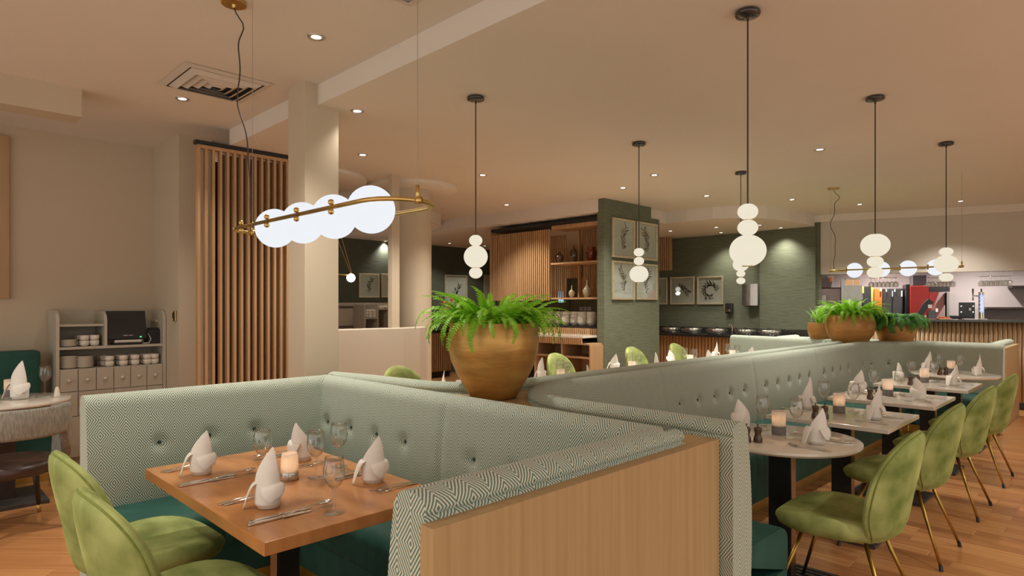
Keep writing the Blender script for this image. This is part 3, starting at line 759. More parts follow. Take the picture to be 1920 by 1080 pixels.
def blade_mesh(L, wd, mat):
    g = G(); n = 8; vs = []; fs = []
    for i in range(n + 1):
        s = i / n; q = wd * math.sin(PI * (.12 + .88 * s)) ** .7 if s < 1 else .001
        x = .18 * L * s * s; z = L * s
        vs += [(x, -q, z + q * .1), (x - q * .35, 0, z), (x, q, z + q * .1)]
    for i in range(n):
        for k in (0, 1): fs.append((i * 3 + k, i * 3 + k + 1, i * 3 + k + 4, i * 3 + k + 3))
    me = g.add(vs, fs).mesh('leaf_blade'); me.materials.append(MATS[mat]); return me
def planter(loc, prof, label, mat, fronds, rimz, rim_r, seed, meshes, nf, tilt=(10, 75), sc=(.75, 1.1), flat=.0):
    t = thing('potted_fern', label, 'plant', loc)
    G().lathe(prof, 56).obj('pot', mat, t, smooth=True, auto=50)
    G().lathe([(0, rimz - .03), (rim_r * .96, rimz - .035)], 24).obj('soil', 'soil', t)
    r = random.Random(seed)
    for i in range(nf):
        o = bpy.data.objects.new('frond', meshes[i % len(meshes)]); COL.objects.link(o); o.parent = t
        a = i * 2.39996 + r.uniform(-.2, .2); q = math.sqrt((i + .5) / nf)
        o.location = (math.cos(a) * rim_r * .75 * q, math.sin(a) * rim_r * .75 * q, rimz - .03)
        o.rotation_euler = (r.uniform(-.35, .35), math.radians(r.uniform(*tilt)) * (.25 + .75 * q), a)
        s = r.uniform(*sc); o.scale = (s, s, s)
    return t
FL = [frond_mesh(.34, 1.2, .048, 'fern_light', seed=1), frond_mesh(.32, 1.8, .046, 'fern_light', seed=2), frond_mesh(.40, 2.3, .046, 'fern_light', seed=3), frond_mesh(.27, .8, .045, 'fern_light', seed=4)]
FD = [frond_mesh(.24, 2.2, .060, 'fern_dark', n=16, seed=5), frond_mesh(.28, 2.6, .055, 'fern_dark', n=16, seed=6), frond_mesh(.20, 1.6, .055, 'fern_dark', n=16, seed=7)]
P1 = (-2.53, 2.385, .946)
prof1 = [(0, 0), (.112, 0), (.125, .004), (.16, .06), (.20, .13), (.232, .20), (.247, .265), (.250, .31), (.246, .36), (.241, .395), (.238, .412), (.230, .415), (.228, .40), (.222, .37), (0, .37)]
planter(P1, prof1, 'large copper glazed pot with a bushy bright fern on the oak partition', 'copper_pot', FL, .41, .225, 11, FL, 170, tilt=(-14, 34), sc=(.72, 1.08))
def at_b(u, x, z): 
    p = px(u, 600, x); return (p[0], p[1], z)
p2 = at_b(1593, -2.60, .946); p2 = (p2[0], p2[1] + .02, .946)
prof2 = [(0, 0), (.14, 0), (.155, .004), (.215, .07), (.262, .15), (.285, .23), (.285, .29), (.268, .35), (.252, .385), (.243, .388), (.24, .37), (.24, .33), (0, .33)]
planter(p2, prof2, 'copper coloured round pot with bright fern, largest of the three far planters', 'pot_matte', FL, .38, .245, 12, FL, 130, tilt=(-12, 30), sc=(.85, 1.25))
p3 = at_b(1680, -2.2, .946); p3 = (p3[0], p3[1], .946)
prof3 = [(0, 0), (.15, 0), (.165, .005), (.205, .06), (.225, .12), (.228, .17), (.215, .23), (.20, .265), (.192, .266), (.19, .24), (0, .22)]
prof3 = [(r_, z_ + (.06 if z_ > .005 else 0)) for r_, z_ in prof3]
planter(p3, prof3, 'small terracotta coloured bowl pot with dark feathery fern, rightmost far planter', 'pot_matte', FD, .32, .19, 13, FD, 130, tilt=(-12, 40), sc=(1.05, 1.5))
p0 = at_b(1541, -3.05, .946)
t0 = thing('potted_plant', 'terracotta coloured pot with upright pointed leaves, leftmost far planter', 'plant', p0)
G().lathe([(0, 0), (.09, 0), (.10, .005), (.15, .07), (.175, .14), (.178, .2), (.172, .27), (.164, .272), (.16, .25), (0, .24)], 40).obj('pot', 'pot_matte', t0, smooth=True, auto=50)
BM = [blade_mesh(.26, .030, 'leaf'), blade_mesh(.22, .026, 'leaf')]
for i in range(16):
    o = bpy.data.objects.new('leaf_blade', BM[i % 2]); COL.objects.link(o); o.parent = t0; a = i * 2.4
    o.location = (math.cos(a) * .05, math.sin(a) * .05, .24); o.rotation_euler = (0, .12 + .5 * (i / 16), a)

# ------------------------------------------------------------------ tableware prototypes
def mk(name, cat): return thing(name, 'x', cat)
# wine glass
wg = mk('wine_glass', 'glass')
OUT = [(0.0, .0), (.034, .0), (.0345, .0015), (.028, .004), (.010, .008), (.0045, .014), (.0038, .04), (.004, .072), (.008, .082), (.022, .094), (.033, .112), (.037, .132), (.0365, .152), (.033, .176), (.030, .192)]
INN = [(.0292, .192), (.0322, .176), (.0357, .152), (.0362, .132), (.032, .113), (.021, .096), (.006, .086), (0, .085)]
G().lathe(OUT + INN, 24).obj('glass_body', 'glass', wg, smooth=True)
GLS = Proto(wg)
# napkin: rolled base, pointed standing leaf, folded collar
def make_napkin(k):
    t = mk('folded_napkin', 'napkin'); H = (.185, .17, .215)[k]; sg = (1, -1, 1)[k]
    G().sheet(lambda u, v: ((.034 + .003 * u + .004 * v) * math.cos(u * 7.4), (.034 + .003 * u + .004 * v) * math.sin(u * 7.4), .002 + v * (.070 + .010 * math.sin(u * 6 + k))), 40, 6, .0014).obj('rolled_base', 'napkin', t, smooth=True)
    def leaf(u, v):      # tall pointed leaf, curled round the roll
        A = 1.45 * max(0, 1 - v ** 1.5) ** .85 + .01; a = (u * 2 - 1) * A + sg * (.55 * v - .2)
        R = .043 + .008 * math.sin(v * PI) - .006 * v
        return (R * math.sin(a) + sg * .012 * v * v, -R * math.cos(a) + .018 * v, .012 + (H - .012) * v)
    G().sheet(leaf, 18, 20, .0014).obj('peak', 'napkin', t, smooth=True)
    def lapel(u, v):     # lip that rolls outwards and droops in a lobe
        A = .75 * math.sqrt(max(0, 1 - v ** 3)) + .02; a = (u * 2 - 1) * A + sg * .75
        R = .042 + .024 * math.sin(v * 1.75); z = .084 + .014 * math.sin(v * 2.4) - .062 * v ** 1.4 + .012 * (u - .5) * sg
        return (R * math.sin(a), -R * math.cos(a), z)
    G().sheet(lapel, 16, 12, .0013).obj('lapel', 'napkin', t, smooth=True)
    def tail(u, v):      # side corner hanging to the table
        a = sg * -1.15 + (u * 2 - 1) * .62 * (1 - .8 * v); R = .040 + .042 * v
        return (R * math.sin(a), -R * math.cos(a), max(.003, .088 * (1 - v ** 1.5) + .014 * math.sin(v * PI)))
    if k != 1: G().sheet(tail, 8, 12, .0013).obj('tail', 'napkin', t, smooth=True)
    return t
NAP = [Proto(make_napkin(k)) for k in range(3)]
# cutlery lies along y, handle towards -y
def blade(pts, th):
    g = G(); n = len(pts); vs = []
    for y, w_, z in pts: vs += [(-w_, y, z), (w_, y, z), (w_, y, z + th), (-w_, y, z + th)]
    fs = [(0, 1, 2, 3), tuple((n - 1) * 4 + q for q in (3, 2, 1, 0))]
    for i in range(n - 1):
        for q in range(4): fs.append((i * 4 + q, (i + 1) * 4 + q, (i + 1) * 4 + (q + 1) % 4, i * 4 + (q + 1) % 4))
    return g.add(vs, fs)
kn_ = mk('table_knife', 'knife')
blade([(-.11, .007, .001), (-.105, .0085, 0), (-.02, .0065, 0), (0, .0055, .001)], .007).obj('handle', 'chrome', kn_, bevel=.0015, smooth=True)
blade([(0, .005, .003), (.01, .0085, .003), (.07, .0095, .002), (.095, .008, .001), (.108, .001, .001)], .0014).obj('blade', 'chrome', kn_)
KN = Proto(kn_)
fk = mk('table_fork', 'fork')
blade([(-.10, .006, .001), (-.095, .0085, .001), (-.04, .005, .006), (.02, .003, .009), (.035, .0045, .006), (.045, .011, .002), (.058, .012, .001)], .002).obj('handle', 'chrome', fk, smooth=True)
for x in (-.0105, -.0035, .0035, .0105): blade([(.057, .0016, .001), (.075, .0014, .0025), (.098, .0009, .008)], .0016).xf(Matrix.Translation((x, 0, 0))).obj('tine', 'chrome', fk)
FK = Proto(fk)
sp_ = mk('dessert_spoon', 'spoon')
blade([(-.10, .006, .001), (-.095, .0085, .001), (-.04, .005, .006), (.02, .003, .010), (.045, .004, .006)], .002).obj('handle', 'chrome', sp_, smooth=True)
G().sheet(lambda u, v: (.018 * math.sin(u * 2 * PI) * v, .068 + .027 * math.cos(u * 2 * PI) * v, .002 + .008 * v * v), 20, 6, .0008).obj('bowl', 'chrome', sp_, smooth=True)
SPN = Proto(sp_)
# candle lamps
def candle(name, kind):
    t = mk(name, 'candle lamp')
    if kind == 0:
        G().lathe([(0, 0), (.034, 0), (.036, .003), (.035, .030), (.033, .033), (0, .033)], 32).obj('base', 'steel', t, smooth=True, auto=40)
        G().lathe([(.034, .030), (.035, .05), (.031, .102), (.029, .108), (.0275, .108), (.0295, .102), (.033, .05), (.032, .034)], 32).obj('shade', 'frost', t, smooth=True)
    else:
        G().lathe([(0, 0), (.036, 0), (.037, .003), (.037, .046), (.035, .048), (0, .048)], 32).obj('base', 'cup_base', t, smooth=True, auto=40)
        G().lathe([(.0355, .046), (.036, .05), (.036, .125), (.035, .127), (.034, .127), (.034, .05), (.0335, .049)], 32).obj('shade', 'frost', t, smooth=True)
    zf = .062 if kind == 0 else .085
    G().lathe([(0, zf - .024), (.014, zf - .024), (.015, zf - .01), (0, zf - .008)], 16).obj('tealight', 'china', t, smooth=True)
    G().sphere((0, 0, zf + .008), .007, 10, 1.7, 8).obj('flame', 'flame', t, smooth=True)
    return t
CN0, CN1 = Proto(candle('candle_lamp', 0)), Proto(candle('candle_lamp', 1))
def put_candle(P, loc, label, group, zf=.09, e=.45):
    o = P.put(loc, 0, label, group); point('candle_light', (0, 0, zf), e, (1, .60, .30), .008, o); return o
# pepper mill
ml = mk('pepper_mill', 'mill')
G().lathe([(0, 0), (.021, 0), (.023, .004), (.022, .022), (.017, .032), (.015, .042), (.0185, .053), (.020, .058), (.0195, .061), (0, .061)], 20).obj('body', 'mill_wood', ml, smooth=True)
G().lathe([(0, .062), (.019, .062), (.0205, .067), (.019, .074), (.010, .079), (0, .08)], 20).obj('cap', 'mill_wood', ml, smooth=True)
G().lathe([(0, .079), (.0025, .079), (.0025, .085), (.0048, .089), (.003, .094), (0, .095)], 12).obj('knob', 'black', ml, smooth=True)
MLL = Proto(ml)

TZ = .7505
def setting(cx, cy, ang, where, tbl, nap_k, glass_off=(.20, .02), full=True, nap_rot=0, n_knife=2, n_fork=2, gl=True, spoon=True):
    """local frame: the diner looks along +y; fork left, knife right"""
    M = Matrix.Translation((cx, cy, 0)) @ Matrix.Rotation(ang, 4, 'Z')
    def at(x, y, z=TZ): p = M @ Vector((x, y, z)); return tuple(p)
    NAP[nap_k].put(at(0, 0), ang + nap_rot, 'white pointed napkin ' + where, 'folded napkins on ' + tbl)
    if gl: GLS.put(at(*glass_off), 0, 'wine glass ' + where, 'wine glasses on ' + tbl)
    if full:
        for k in range(n_fork):
            FK.put(at(-.12 - .025 * k, -.005 - .012 * k), ang + .05 * (k - .5), ('inner' if k == 0 else 'outer') + ' fork ' + where, 'forks on ' + tbl)
        for k in range(n_knife):
            KN.put(at(.12 + .026 * k, -.01 - .012 * k), ang + .05 * (.5 - k), ('inner' if k == 0 else 'outer') + ' knife ' + where, 'knives on ' + tbl)
        if spoon: SPN.put(at(.145, .075, TZ + .008), ang + .12, 'spoon ' + where, 'spoons on ' + tbl)
W = 'the wooden table'
setting(-2.78, .945, 0, 'at the left end of the wooden table, chair side', W, 0, (.20, .17), nap_rot=.9)
setting(-2.16, .955, 0, 'at the front corner of the wooden table, chair side', W, 2, (.22, .13), nap_rot=.7)
setting(-2.72, 1.36, PI, 'at the far corner of the wooden table, bench side', W, 1, (-.24, -.05), nap_rot=PI + .9)
setting(-2.17, 1.385, PI, 'at the right end of the wooden table, bench side', W, 0, (.22, .13), nap_rot=PI + .9)
pc = pz(543, 899, .75)
put_candle(CN0, (pc[0], pc[1], TZ), 'frosted candle lamp on a steel base at the middle of the wooden table', 'candle lamps', .07)
sx = {3.40: 'nearest', 4.37: 'second', 5.49: 'third', 6.66: 'fourth', 7.80: 'fifth'}
gn = 'the right row of marble tables'
for i, (y, k, n) in enumerate(TABS):
    d = 'of the ' + sx[y] + ' table in the right row'
    setting(TX + .19, y - .04, PI / 2, 'on the chair side ' + d, gn, (i * 2) % 3, (.19, .17), nap_rot=[-.9, -.5, -1.1, -.7, -.3][i], n_knife=2, full=(i < 4))
    setting(TX - .26, y + .08, -PI / 2, 'on the bench side ' + d, gn, (i + 1) % 3, (-.05, .10), nap_rot=[2.3, 2.6, 2.0, 2.9, 2.4][i], full=(i < 4), n_knife=1, spoon=False)
    put_candle(CN1, (TX - .04, y + .06, TZ), 'frosted candle lamp with grey foot on the ' + sx[y] + ' marble table of the right row', 'candle lamps', .093)
    MLL.put((TX - .08, y - .25, TZ), 0, 'left of two brown wooden pepper mills on the ' + sx[y] + ' marble table', 'pepper mills')
    MLL.put((TX - .035, y - .215, TZ), .3, 'right of two brown wooden pepper mills on the ' + sx[y] + ' marble table', 'pepper mills')
gf = 'the tables behind the partition'
for i, ((y, k), n) in enumerate(zip(FT, fw)):
    d = 'on the table behind the partition, ' + n
    setting(-3.78 + .22, y + .05, PI / 2, 'bench side ' + d, gf, i % 3, (-.12, .12), full=False, nap_rot=.5 * i)
    setting(-3.78 - .22, y - .05, -PI / 2, 'chair side ' + d, gf, (i + 1) % 3, (-.12, .12), full=False, nap_rot=1 + .5 * i)
    put_candle(CN1, (-3.70, y - .16 + .03 * (i % 2), TZ), 'frosted candle lamp ' + d, 'candle lamps', .093)
# ------------------------------------------------------------------ left service corner
cabt = thing('service_cabinet', 'putty painted waiter station cabinet with drawers and open shelves', 'cabinet', (0, 0, 0))
cx_, cb = -6.70, -7.09     # front and back planes
cy0, cy1 = px(105, 600, cx_)[1], 1.945
ztop = 1.41
def zc(v, u=212): return px(u, v, cx_)[2]
z_sh1, z_sh2, z_sh3 = zc(607), zc(648), zc(688)
for y0, y1, nm in ((cy0, cy0 + .025, 'side'), (cy1 - .025, cy1, 'side')):
    poly = [(cb, 0), (cx_, 0), (cx_, ztop - .10)] + [(cx_ - .10 + .10 * math.cos(a), ztop - .10 + .10 * math.sin(a)) for a in (PI / 8, PI / 4, 3 * PI / 8, PI / 2)] + [(cb, ztop)]
    g = G(); n = len(poly); vs = [(x, y0, z) for x, z in poly] + [(x, y1, z) for x, z in poly]
    g.add(vs, [list(range(n)), [n + i for i in range(n)][::-1]] + [(i, n + i, n + (i + 1) % n, (i + 1) % n) for i in range(n)]).obj(nm, 'cab_paint', cabt)
ymid = px(199, 600, cx_)[1]
poly = [(cb, z_sh2), (cx_ - .01, z_sh2), (cx_ - .01, ztop - .11)] + [(cx_ - .11 + .10 * math.cos(a), ztop - .11 + .10 * math.sin(a)) for a in (PI / 8, PI / 4, 3 * PI / 8, PI / 2)] + [(cb, ztop - .01)]
g = G(); n = len(poly); vs = [(x, ymid - .011, z) for x, z in poly] + [(x, ymid + .011, z) for x, z in poly]
g.add(vs, [list(range(n)), [n + i for i in range(n)][::-1]] + [(i, n + i, n + (i + 1) % n, (i + 1) % n) for i in range(n)]).obj('divider', 'cab_paint', cabt)
a0, a1 = cy0 + .026, cy1 - .026
smooth_box('back_board', cb, cb + .015, a0, a1, z_sh3, ztop - .005, 'cab_paint', cabt, 0)
smooth_box('shelf', cb + .016, cx_ - .03, a0, ymid - .012, z_sh1 - .02, z_sh1, 'cab_paint', cabt, .002)
smooth_box('shelf', cb + .016, cx_ - .005, a0, a1, z_sh2 - .022, z_sh2, 'cab_paint', cabt, .002)
smooth_box('body', cb + .016, cx_ - .02, a0, a1, .1, z_sh3, 'cab_paint', cabt, .002)
smooth_box('plinth', cb + .016, cx_ - .05, a0, a1, 0, .099, 'grey_paint', cabt, .002)
smooth_box('light_strip', cb + .05, cx_ - .16, cy1 - .045, cy1 - .026, zc(604, 300), zc(604, 300) + .02, 'cab_paint', cabt, .002)
def drawer(y0, y1, z0, z1):
    d = smooth_box('drawer', cx_ - .021, cx_ - .002, y0 + .003, y1 - .003, z0 + .003, z1 - .003, 'cab_paint', cabt, .002)
    G().sphere((cx_ + .012, (y0 + y1) / 2, (z0 + z1) / 2), .015, 14, m=8).obj('knob', 'white_plastic', d, smooth=True)
dw = (a1 - a0) / 6; zd1 = z_sh3 - .20; zd2 = zd1 - .22
for k in range(6): drawer(a0 + k * dw, a0 + (k + 1) * dw, zd1, z_sh3)
drawer(a0, a0 + dw, zd2, zd1); drawer(a0 + dw, a0 + 3 * dw, zd2, zd1); drawer(a0 + 3 * dw, a0 + 5 * dw, zd2, zd1); drawer(a0 + 5 * dw, a1, zd2, zd1)
smooth_box('door', cx_ - .021, cx_ - .002, a0 + .003, (a0 + a1) / 2 - .002, .105, zd2 - .003, 'cab_paint', cabt, .002)
smooth_box('door', cx_ - .021, cx_ - .002, (a0 + a1) / 2 + .002, a1 - .003, .105, zd2 - .003, 'cab_paint', cabt, .002)
# cups, saucers
cp = mk('coffee_cup', 'cup')
G().lathe([(0, 0), (.024, 0), (.026, .002), (.037, .012), (.0385, .05), (.0365, .05), (.035, .014), (0, .006)], 20).obj('cup_body', 'china', cp, smooth=True)
G().tube([(math.cos(t) * .0 + .036 + .016 * math.sin(t), 0, .028 + .016 * math.cos(t)) for t in [PI * i / 8 for i in range(9)]], .0035, 6).obj('handle', 'china', cp, smooth=True)
CUP = Proto(cp)
pt_ = mk('plate', 'plate')
G().lathe([(0, 0), (.04, 0), (.044, .002), (.072, .012), (.0725, .015), (.045, .006), (0, .005)], 28).obj('plate_body', 'china', pt_, smooth=True)
PLT = Proto(pt_)
gc = 'stacked coffee cups on the waiter station'
cols = [(205, 0, 'front left'), (231, 0, 'second'), (253, 0, 'third'), (276, 0, 'fourth'), (297, 0, 'right end')]
for j, (u, _, n) in enumerate(cols):
    p = px(u, 680, cx_ - .07)
    for dx_, rown in ((0, 'front'), (-.10, 'rear')):
        for lv in (0, 1):
            CUP.put((cx_ - .07 + dx_, min(p[1] - (.02 if rown == 'rear' and j == 0 else 0), cy1 - .08), z_sh3 + .001 + lv * .048), -PI / 2 - .5, ('upper' if lv else 'lower') + ' white coffee cup in the ' + rown + ' row, ' + n + ' stack above the drawers', gc)
for j, (u, n) in enumerate(((158, 'left'), (177, 'right'))):
    p = px(u, 640, cx_ - .09)
    for dx_, rown in ((0, 'front'), (-.09, 'rear')):
        for lv in (0, 1):
            CUP.put((cx_ - .09 + dx_, p[1], z_sh2 + .001 + lv * .048), -PI / 2 - .5, ('upper' if lv else 'lower') + ' white coffee cup in the ' + rown + ' row, ' + n + ' stack on the middle shelf', gc)
for (u, z0, nn, lab, sc_) in ((125, z_sh3, 13, 'left saucer stack above the drawers', 1.0), (158, z_sh3, 12, 'right saucer stack above the drawers', 1.0), (117, z_sh2, 7, 'saucer stack on the middle shelf', .95)):
    p = px(u, 680, cx_ - .10)
    for k in range(nn):
        PLT.put((cx_ - .10, max(p[1], cy0 + .105), z0 + .001 + k * .0085), 0, 'white saucer in the ' + lab, 'saucers of the ' + lab, sc_)
# till screen
sy0, sy1 = px(203, 600, cx_ - .06)[1], px(276, 600, cx_ - .06)[1]
till = thing('till_terminal', 'black touchscreen till on the waiter station shelf', 'till', (cx_ - .10, (sy0 + sy1) / 2, z_sh2 + .001), 0)
hw_ = (sy1 - sy0) / 2
tz0, tz1 = zc(637) - z_sh2, zc(582) - z_sh2
def tilt(g): return g.xf(Matrix.Translation((.03, 0, tz0)) @ Matrix.Rotation(-.22, 4, 'Y'))
tilt(G().box(-.03, 0, -hw_, hw_, 0, tz1 - tz0)).obj('housing', 'black', till, bevel=.004)
tilt(G().box(.0, .002, -hw_ + .018, hw_ - .018, .055, tz1 - tz0 - .02)).obj('screen', 'screen', till)
G().box(-.06, .05, -hw_ * .75, hw_ * .75, 0, .02).obj('base', 'black', till, bevel=.005)
G().box(.02, .055, -hw_ * .7, hw_ * .7, .021, .045).obj('speaker_bar', 'white_plastic', till, bevel=.008)
tilt(G().box(.0, .003, hw_ - .06, hw_ - .045, .012, .02)).obj('power_light', 'green_led', till)
tilt(G().box(.0, .002, -.035, .0, .030, .036)).obj('maker_mark', 'white_plastic', till)
tilt(G().box(.0, .002, .008, .045, .031, .036)).obj('maker_mark', 'white_plastic', till)
pr0 = px(276, 625, cx_ - .2); pr1 = px(302, 625, cx_ - .2)
prn = thing('receipt_printer', 'black box printer behind the till screen', 'printer', (cx_ - .17, (pr0[1] + pr1[1]) / 2 - .015, z_sh2 + .001))
G().box(-.08, .08, -.065, .065, 0, .135).obj('body', 'black', prn, bevel=.006)
G().box(-.05, .05, -.045, .045, .136, .15).obj('lid', 'black', prn, bevel=.004)
cab_ = G().tube([(cx_ - .06, sy1 - .05, z_sh2 + .01), (cx_ - .03, sy1 + .01, z_sh2 + .012), (cx_ - .05, sy1 + .03, z_sh2 + .05), (cx_ - .1, sy1 + .015, z_sh2 + .1)], .0035, 8).obj('cable', 'white_plastic', None, smooth=True)
tag(cab_, 'white cable looping between till screen and printer', 'cable')
h_ = px(322, 592, cx_ + .1)
hg = thing('wall_socket', 'small brass socket plate on the wall beside the waiter station', 'socket', (-6.42, 1.944, h_[2]))
G().box(-.03, .03, -.012, .004, -.05, .05).obj('plate', 'brass', hg, bevel=.004)
G().box(-.012, .012, -.024, -.0125, -.02, .03).obj('switch', 'black', hg, bevel=.003)

# slatted screen
scr = thing('slat_screen', 'tall screen of upright oak slats between pilaster and square column', 'screen', (0, 0, 0))
s_y0 = px(369, 500, -5.84)[1]; s_y1 = px(572, 500, -5.84)[1]
pitch = (px(540, 500, -5.84)[1] - s_y0) / 13.4
ns = int((s_y1 - s_y0) / pitch) + 1
me_s = G().box(0, .055, 0, .021, 0, 2.80).mesh('slat'); me_s.materials.append(MATS['slat_wood'])
for k in range(ns):
    o = bpy.data.objects.new('slat', me_s); COL.objects.link(o); o.parent = scr; o.location = (-5.87, s_y0 + k * pitch, .03)
smooth_box('top_rail', -5.87, -5.815, s_y0, s_y1, 2.831, 2.862, 'slat_wood', scr, .002)
smooth_box('ceiling_track', -5.87, -5.81, s_y0 - .02, s_y1, 2.863, 2.898, 'black', scr, .001)
smooth_box('bottom_rail', -5.87, -5.815, s_y0, s_y1, 0, .029, 'slat_wood', scr, .002)
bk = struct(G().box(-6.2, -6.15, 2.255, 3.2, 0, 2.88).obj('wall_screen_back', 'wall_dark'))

# ------------------------------------------------------------------ far-left table with barrel chair
ltx, lty = -5.95, .62
lt = thing('marble_table', 'round marble table at the left edge behind the grey barrel chair', 'table', (ltx, lty, 0))
G().lathe([(0, .722), (.40, .722), (.418, .727), (.425, .737), (.423, .748), (.418, .75), (0, .75)], 48).obj('table_top', 'marble', lt, smooth=True, auto=40)
smooth_box('column', -.055, .055, -.075, .075, .03, .722, 'dark_wood', lt, .003)
smooth_box('base_plate', -.27, .27, -.25, .25, 0, .03, 'iron', lt, .006)
bnq = thing('wall_banquette', 'dark green velvet bench against the left wall', 'banquette', (0, 0, 0))
wy = px(78, 700, -6.75)[1]
smooth_box('back', -6.98, -6.78, -2.2, wy, .42, 1.06, 'velvet_teal', bnq, .03)
smooth_box('seat', -7.05, -6.38, -2.2, wy + .02, .10, .45, 'velvet_teal', bnq, .03)
smooth_box('kick_plate', -7.05, -6.42, -2.2, wy, 0, .10, 'gold_trim', bnq, 0)
brl = thing('barrel_chair', 'grey boucle barrel chair with brown leather seat at the left edge', 'chair', (-5.22, .60, 0), PI / 2 + .15)
# local: front +y
G().lathe([(0, .36), (.22, .36), (.25, .375), (.262, .40), (.255, .435), (.22, .452), (0, .455)], 40).obj('seat', 'leather', brl, smooth=True)
def barrel(u, v):
    a = -PI / 2 + (u - .5) * 3.9; q = abs(u - .5) * 2
    z0 = .62 if q < .46 else .62 - .22 * min(1, (q - .46) / .32) ** .6
    zt_ = .80 - .10 * max(0, q - .5) ** 1.5
    rad = .285 + .012 * math.sin(v * PI)
    return (rad * math.cos(a), rad * math.sin(a), z0 + (zt_ - z0) * v)
G().sheet(barrel, 48, 10, .026).obj('backrest', 'boucle', brl, smooth=True)
for sx_ in (-1, 1):
    for sy_ in (-1, 1):
        l = G().tube([(sx_ * .17, sy_ * .17, .37), (sx_ * .21, sy_ * .22, .06)], [.022, .014], 10).obj('leg', 'dark_wood', brl, smooth=True)
        G().tube([(sx_ * .21, sy_ * .22, .06), (sx_ * .217, sy_ * .232, 0)], [.0145, .011], 10).obj('ferrule', 'gold_trim', l, smooth=True)
nl = 'on the round table at the left edge'
NAP[2].put((*pz(38, 748, .75)[:2], TZ), .8, 'large white napkin fold ' + nl, 'folded napkins at the left edge', 1.35)
g0 = pz(84, 738, .75); GLS.put((g0[0], g0[1], TZ), 0, 'stemmed wine glass beside the shaker ' + nl, 'wine glasses at the left edge', 1.15)
s0_ = pz(107, 745, .75)
sh = thing('salt_shaker', 'white ceramic salt shaker on the round table at the left edge', 'shaker', (s0_[0], s0_[1], TZ))
G().lathe([(0, 0), (.020, 0), (.022, .003), (.021, .02), (.016, .055), (.012, .072), (.006, .08), (0, .082)], 20).obj('shaker_body', 'china', sh, smooth=True)
c0 = pz(18, 742, .75); put_candle(CN1, (c0[0], c0[1], TZ), 'frosted candle lamp half hidden by the napkin at the left edge', 'candle lamps', .093)
f0 = pz(66, 744, .75); KN.put((f0[0], f0[1], TZ), -.3, 'steel knife ' + nl, 'knives at the left edge'); FK.put((f0[0] + .05, f0[1] + .0, TZ), -.2, 'steel fork ' + nl, 'forks at the left edge')

# ------------------------------------------------------------------ framed botanical prints
def picture(c, yaw, w_, h_, label, seed, style=0, group='framed olive prints'):
    """hangs on a wall whose outward normal is local -y"""
    t = thing('framed_print', label, 'picture', c, yaw, group)
    b = .03
    for nm, x0, x1, z0, z1 in (('frame_bar', -w_ / 2, w_ / 2, h_ / 2 - b, h_ / 2), ('frame_bar', -w_ / 2, w_ / 2, -h_ / 2, -h_ / 2 + b), ('frame_bar', -w_ / 2, -w_ / 2 + b, -h_ / 2 + b, h_ / 2 - b), ('frame_bar', w_ / 2 - b, w_ / 2, -h_ / 2 + b, h_ / 2 - b)):
        smooth_box(nm, x0, x1, -.03, 0, z0, z1, 'frame_gold', t, .005)
    G().box(-w_ / 2 + b, w_ / 2 - b, -.012, -.002, -h_ / 2 + b, h_ / 2 - b).obj('paper', 'paper', t)
    r = random.Random(seed); g = G(); s = min(w_, h_) * .9
    def leaf(x, z, a, l, wd):
        ca, sa = math.cos(a), math.sin(a); P = []
        for q, ww in ((0, 0), (.3, .8), (.55, 1), (.8, .6), (1, 0)): P.append((q * l, ww * wd))
        pts = [(q, ww) for q, ww in P] + [(q, -ww) for q, ww in P[3:0:-1]]
        g.add([(x + q * ca - ww * sa, -.0135, z + q * sa + ww * ca) for q, ww in pts], [list(range(len(pts)))])
    def stem(pts, wd=.003):
        for (x0, z0), (x1, z1) in zip(pts, pts[1:]):
            d = math.atan2(z1 - z0, x1 - x0); nx, nz = -math.sin(d) * wd * s, math.cos(d) * wd * s
            g.add([(x0 + nx, -.0133, z0 + nz), (x0 - nx, -.0133, z0 - nz), (x1 - nx, -.0133, z1 - nz), (x1 + nx, -.0133, z1 + nz)], [(0, 1, 2, 3)])
    if style == 2:      # wreath
        P = [(.26 * s * math.cos(a), .26 * s * math.sin(a)) for a in [i * 2 * PI / 24 - .4 for i in range(22)]]
    elif style == 1: P = [(.02 * s + (i / 12 - .5) * .5 * s, .22 * s - abs(i / 12 - .35) * .55 * s) for i in range(13)]
    else: P = [((-.10 + .22 * i / 12 + .05 * math.sin(i * .7)) * s * (1 if seed % 2 else -1), (-.36 + .72 * i / 12) * s * (h_ / w_) ** .5) for i in range(13)]
    stem(P)
    for i in range(1, len(P) - 1):
        d = math.atan2(P[i + 1][1] - P[i - 1][1], P[i + 1][0] - P[i - 1][0])
        for sd in (-1, 1):
            leaf(*P[i], d + sd * r.uniform(.45, 1.0), s * r.uniform(.13, .24), s * r.uniform(.014, .024))
        if r.random() < .35: leaf(P[i][0], P[i][1] - .02 * s, d - 1.4, s * .07, s * .028)
    stuff(g.obj('printed_branch', 'ink', t))
    G().box(-w_ / 2 + b, w_ / 2 - b, -.018, -.0165, -h_ / 2 + b, h_ / 2 - b).obj('glazing', 'pane', t)
def pic_x(u0, u1, v0, v1, x, label, seed, style=0):     # on a wall facing +x
    a, b = px(u0, v0, x), px(u1, v1, x)
    zz0 = (px((u0 + u1) / 2, v0, x)[2], px((u0 + u1) / 2, v1, x)[2])
    picture((x + .002, (a[1] + b[1]) / 2, sum(zz0) / 2), PI / 2, abs(b[1] - a[1]), abs(zz0[0] - zz0[1]), label, seed, style)
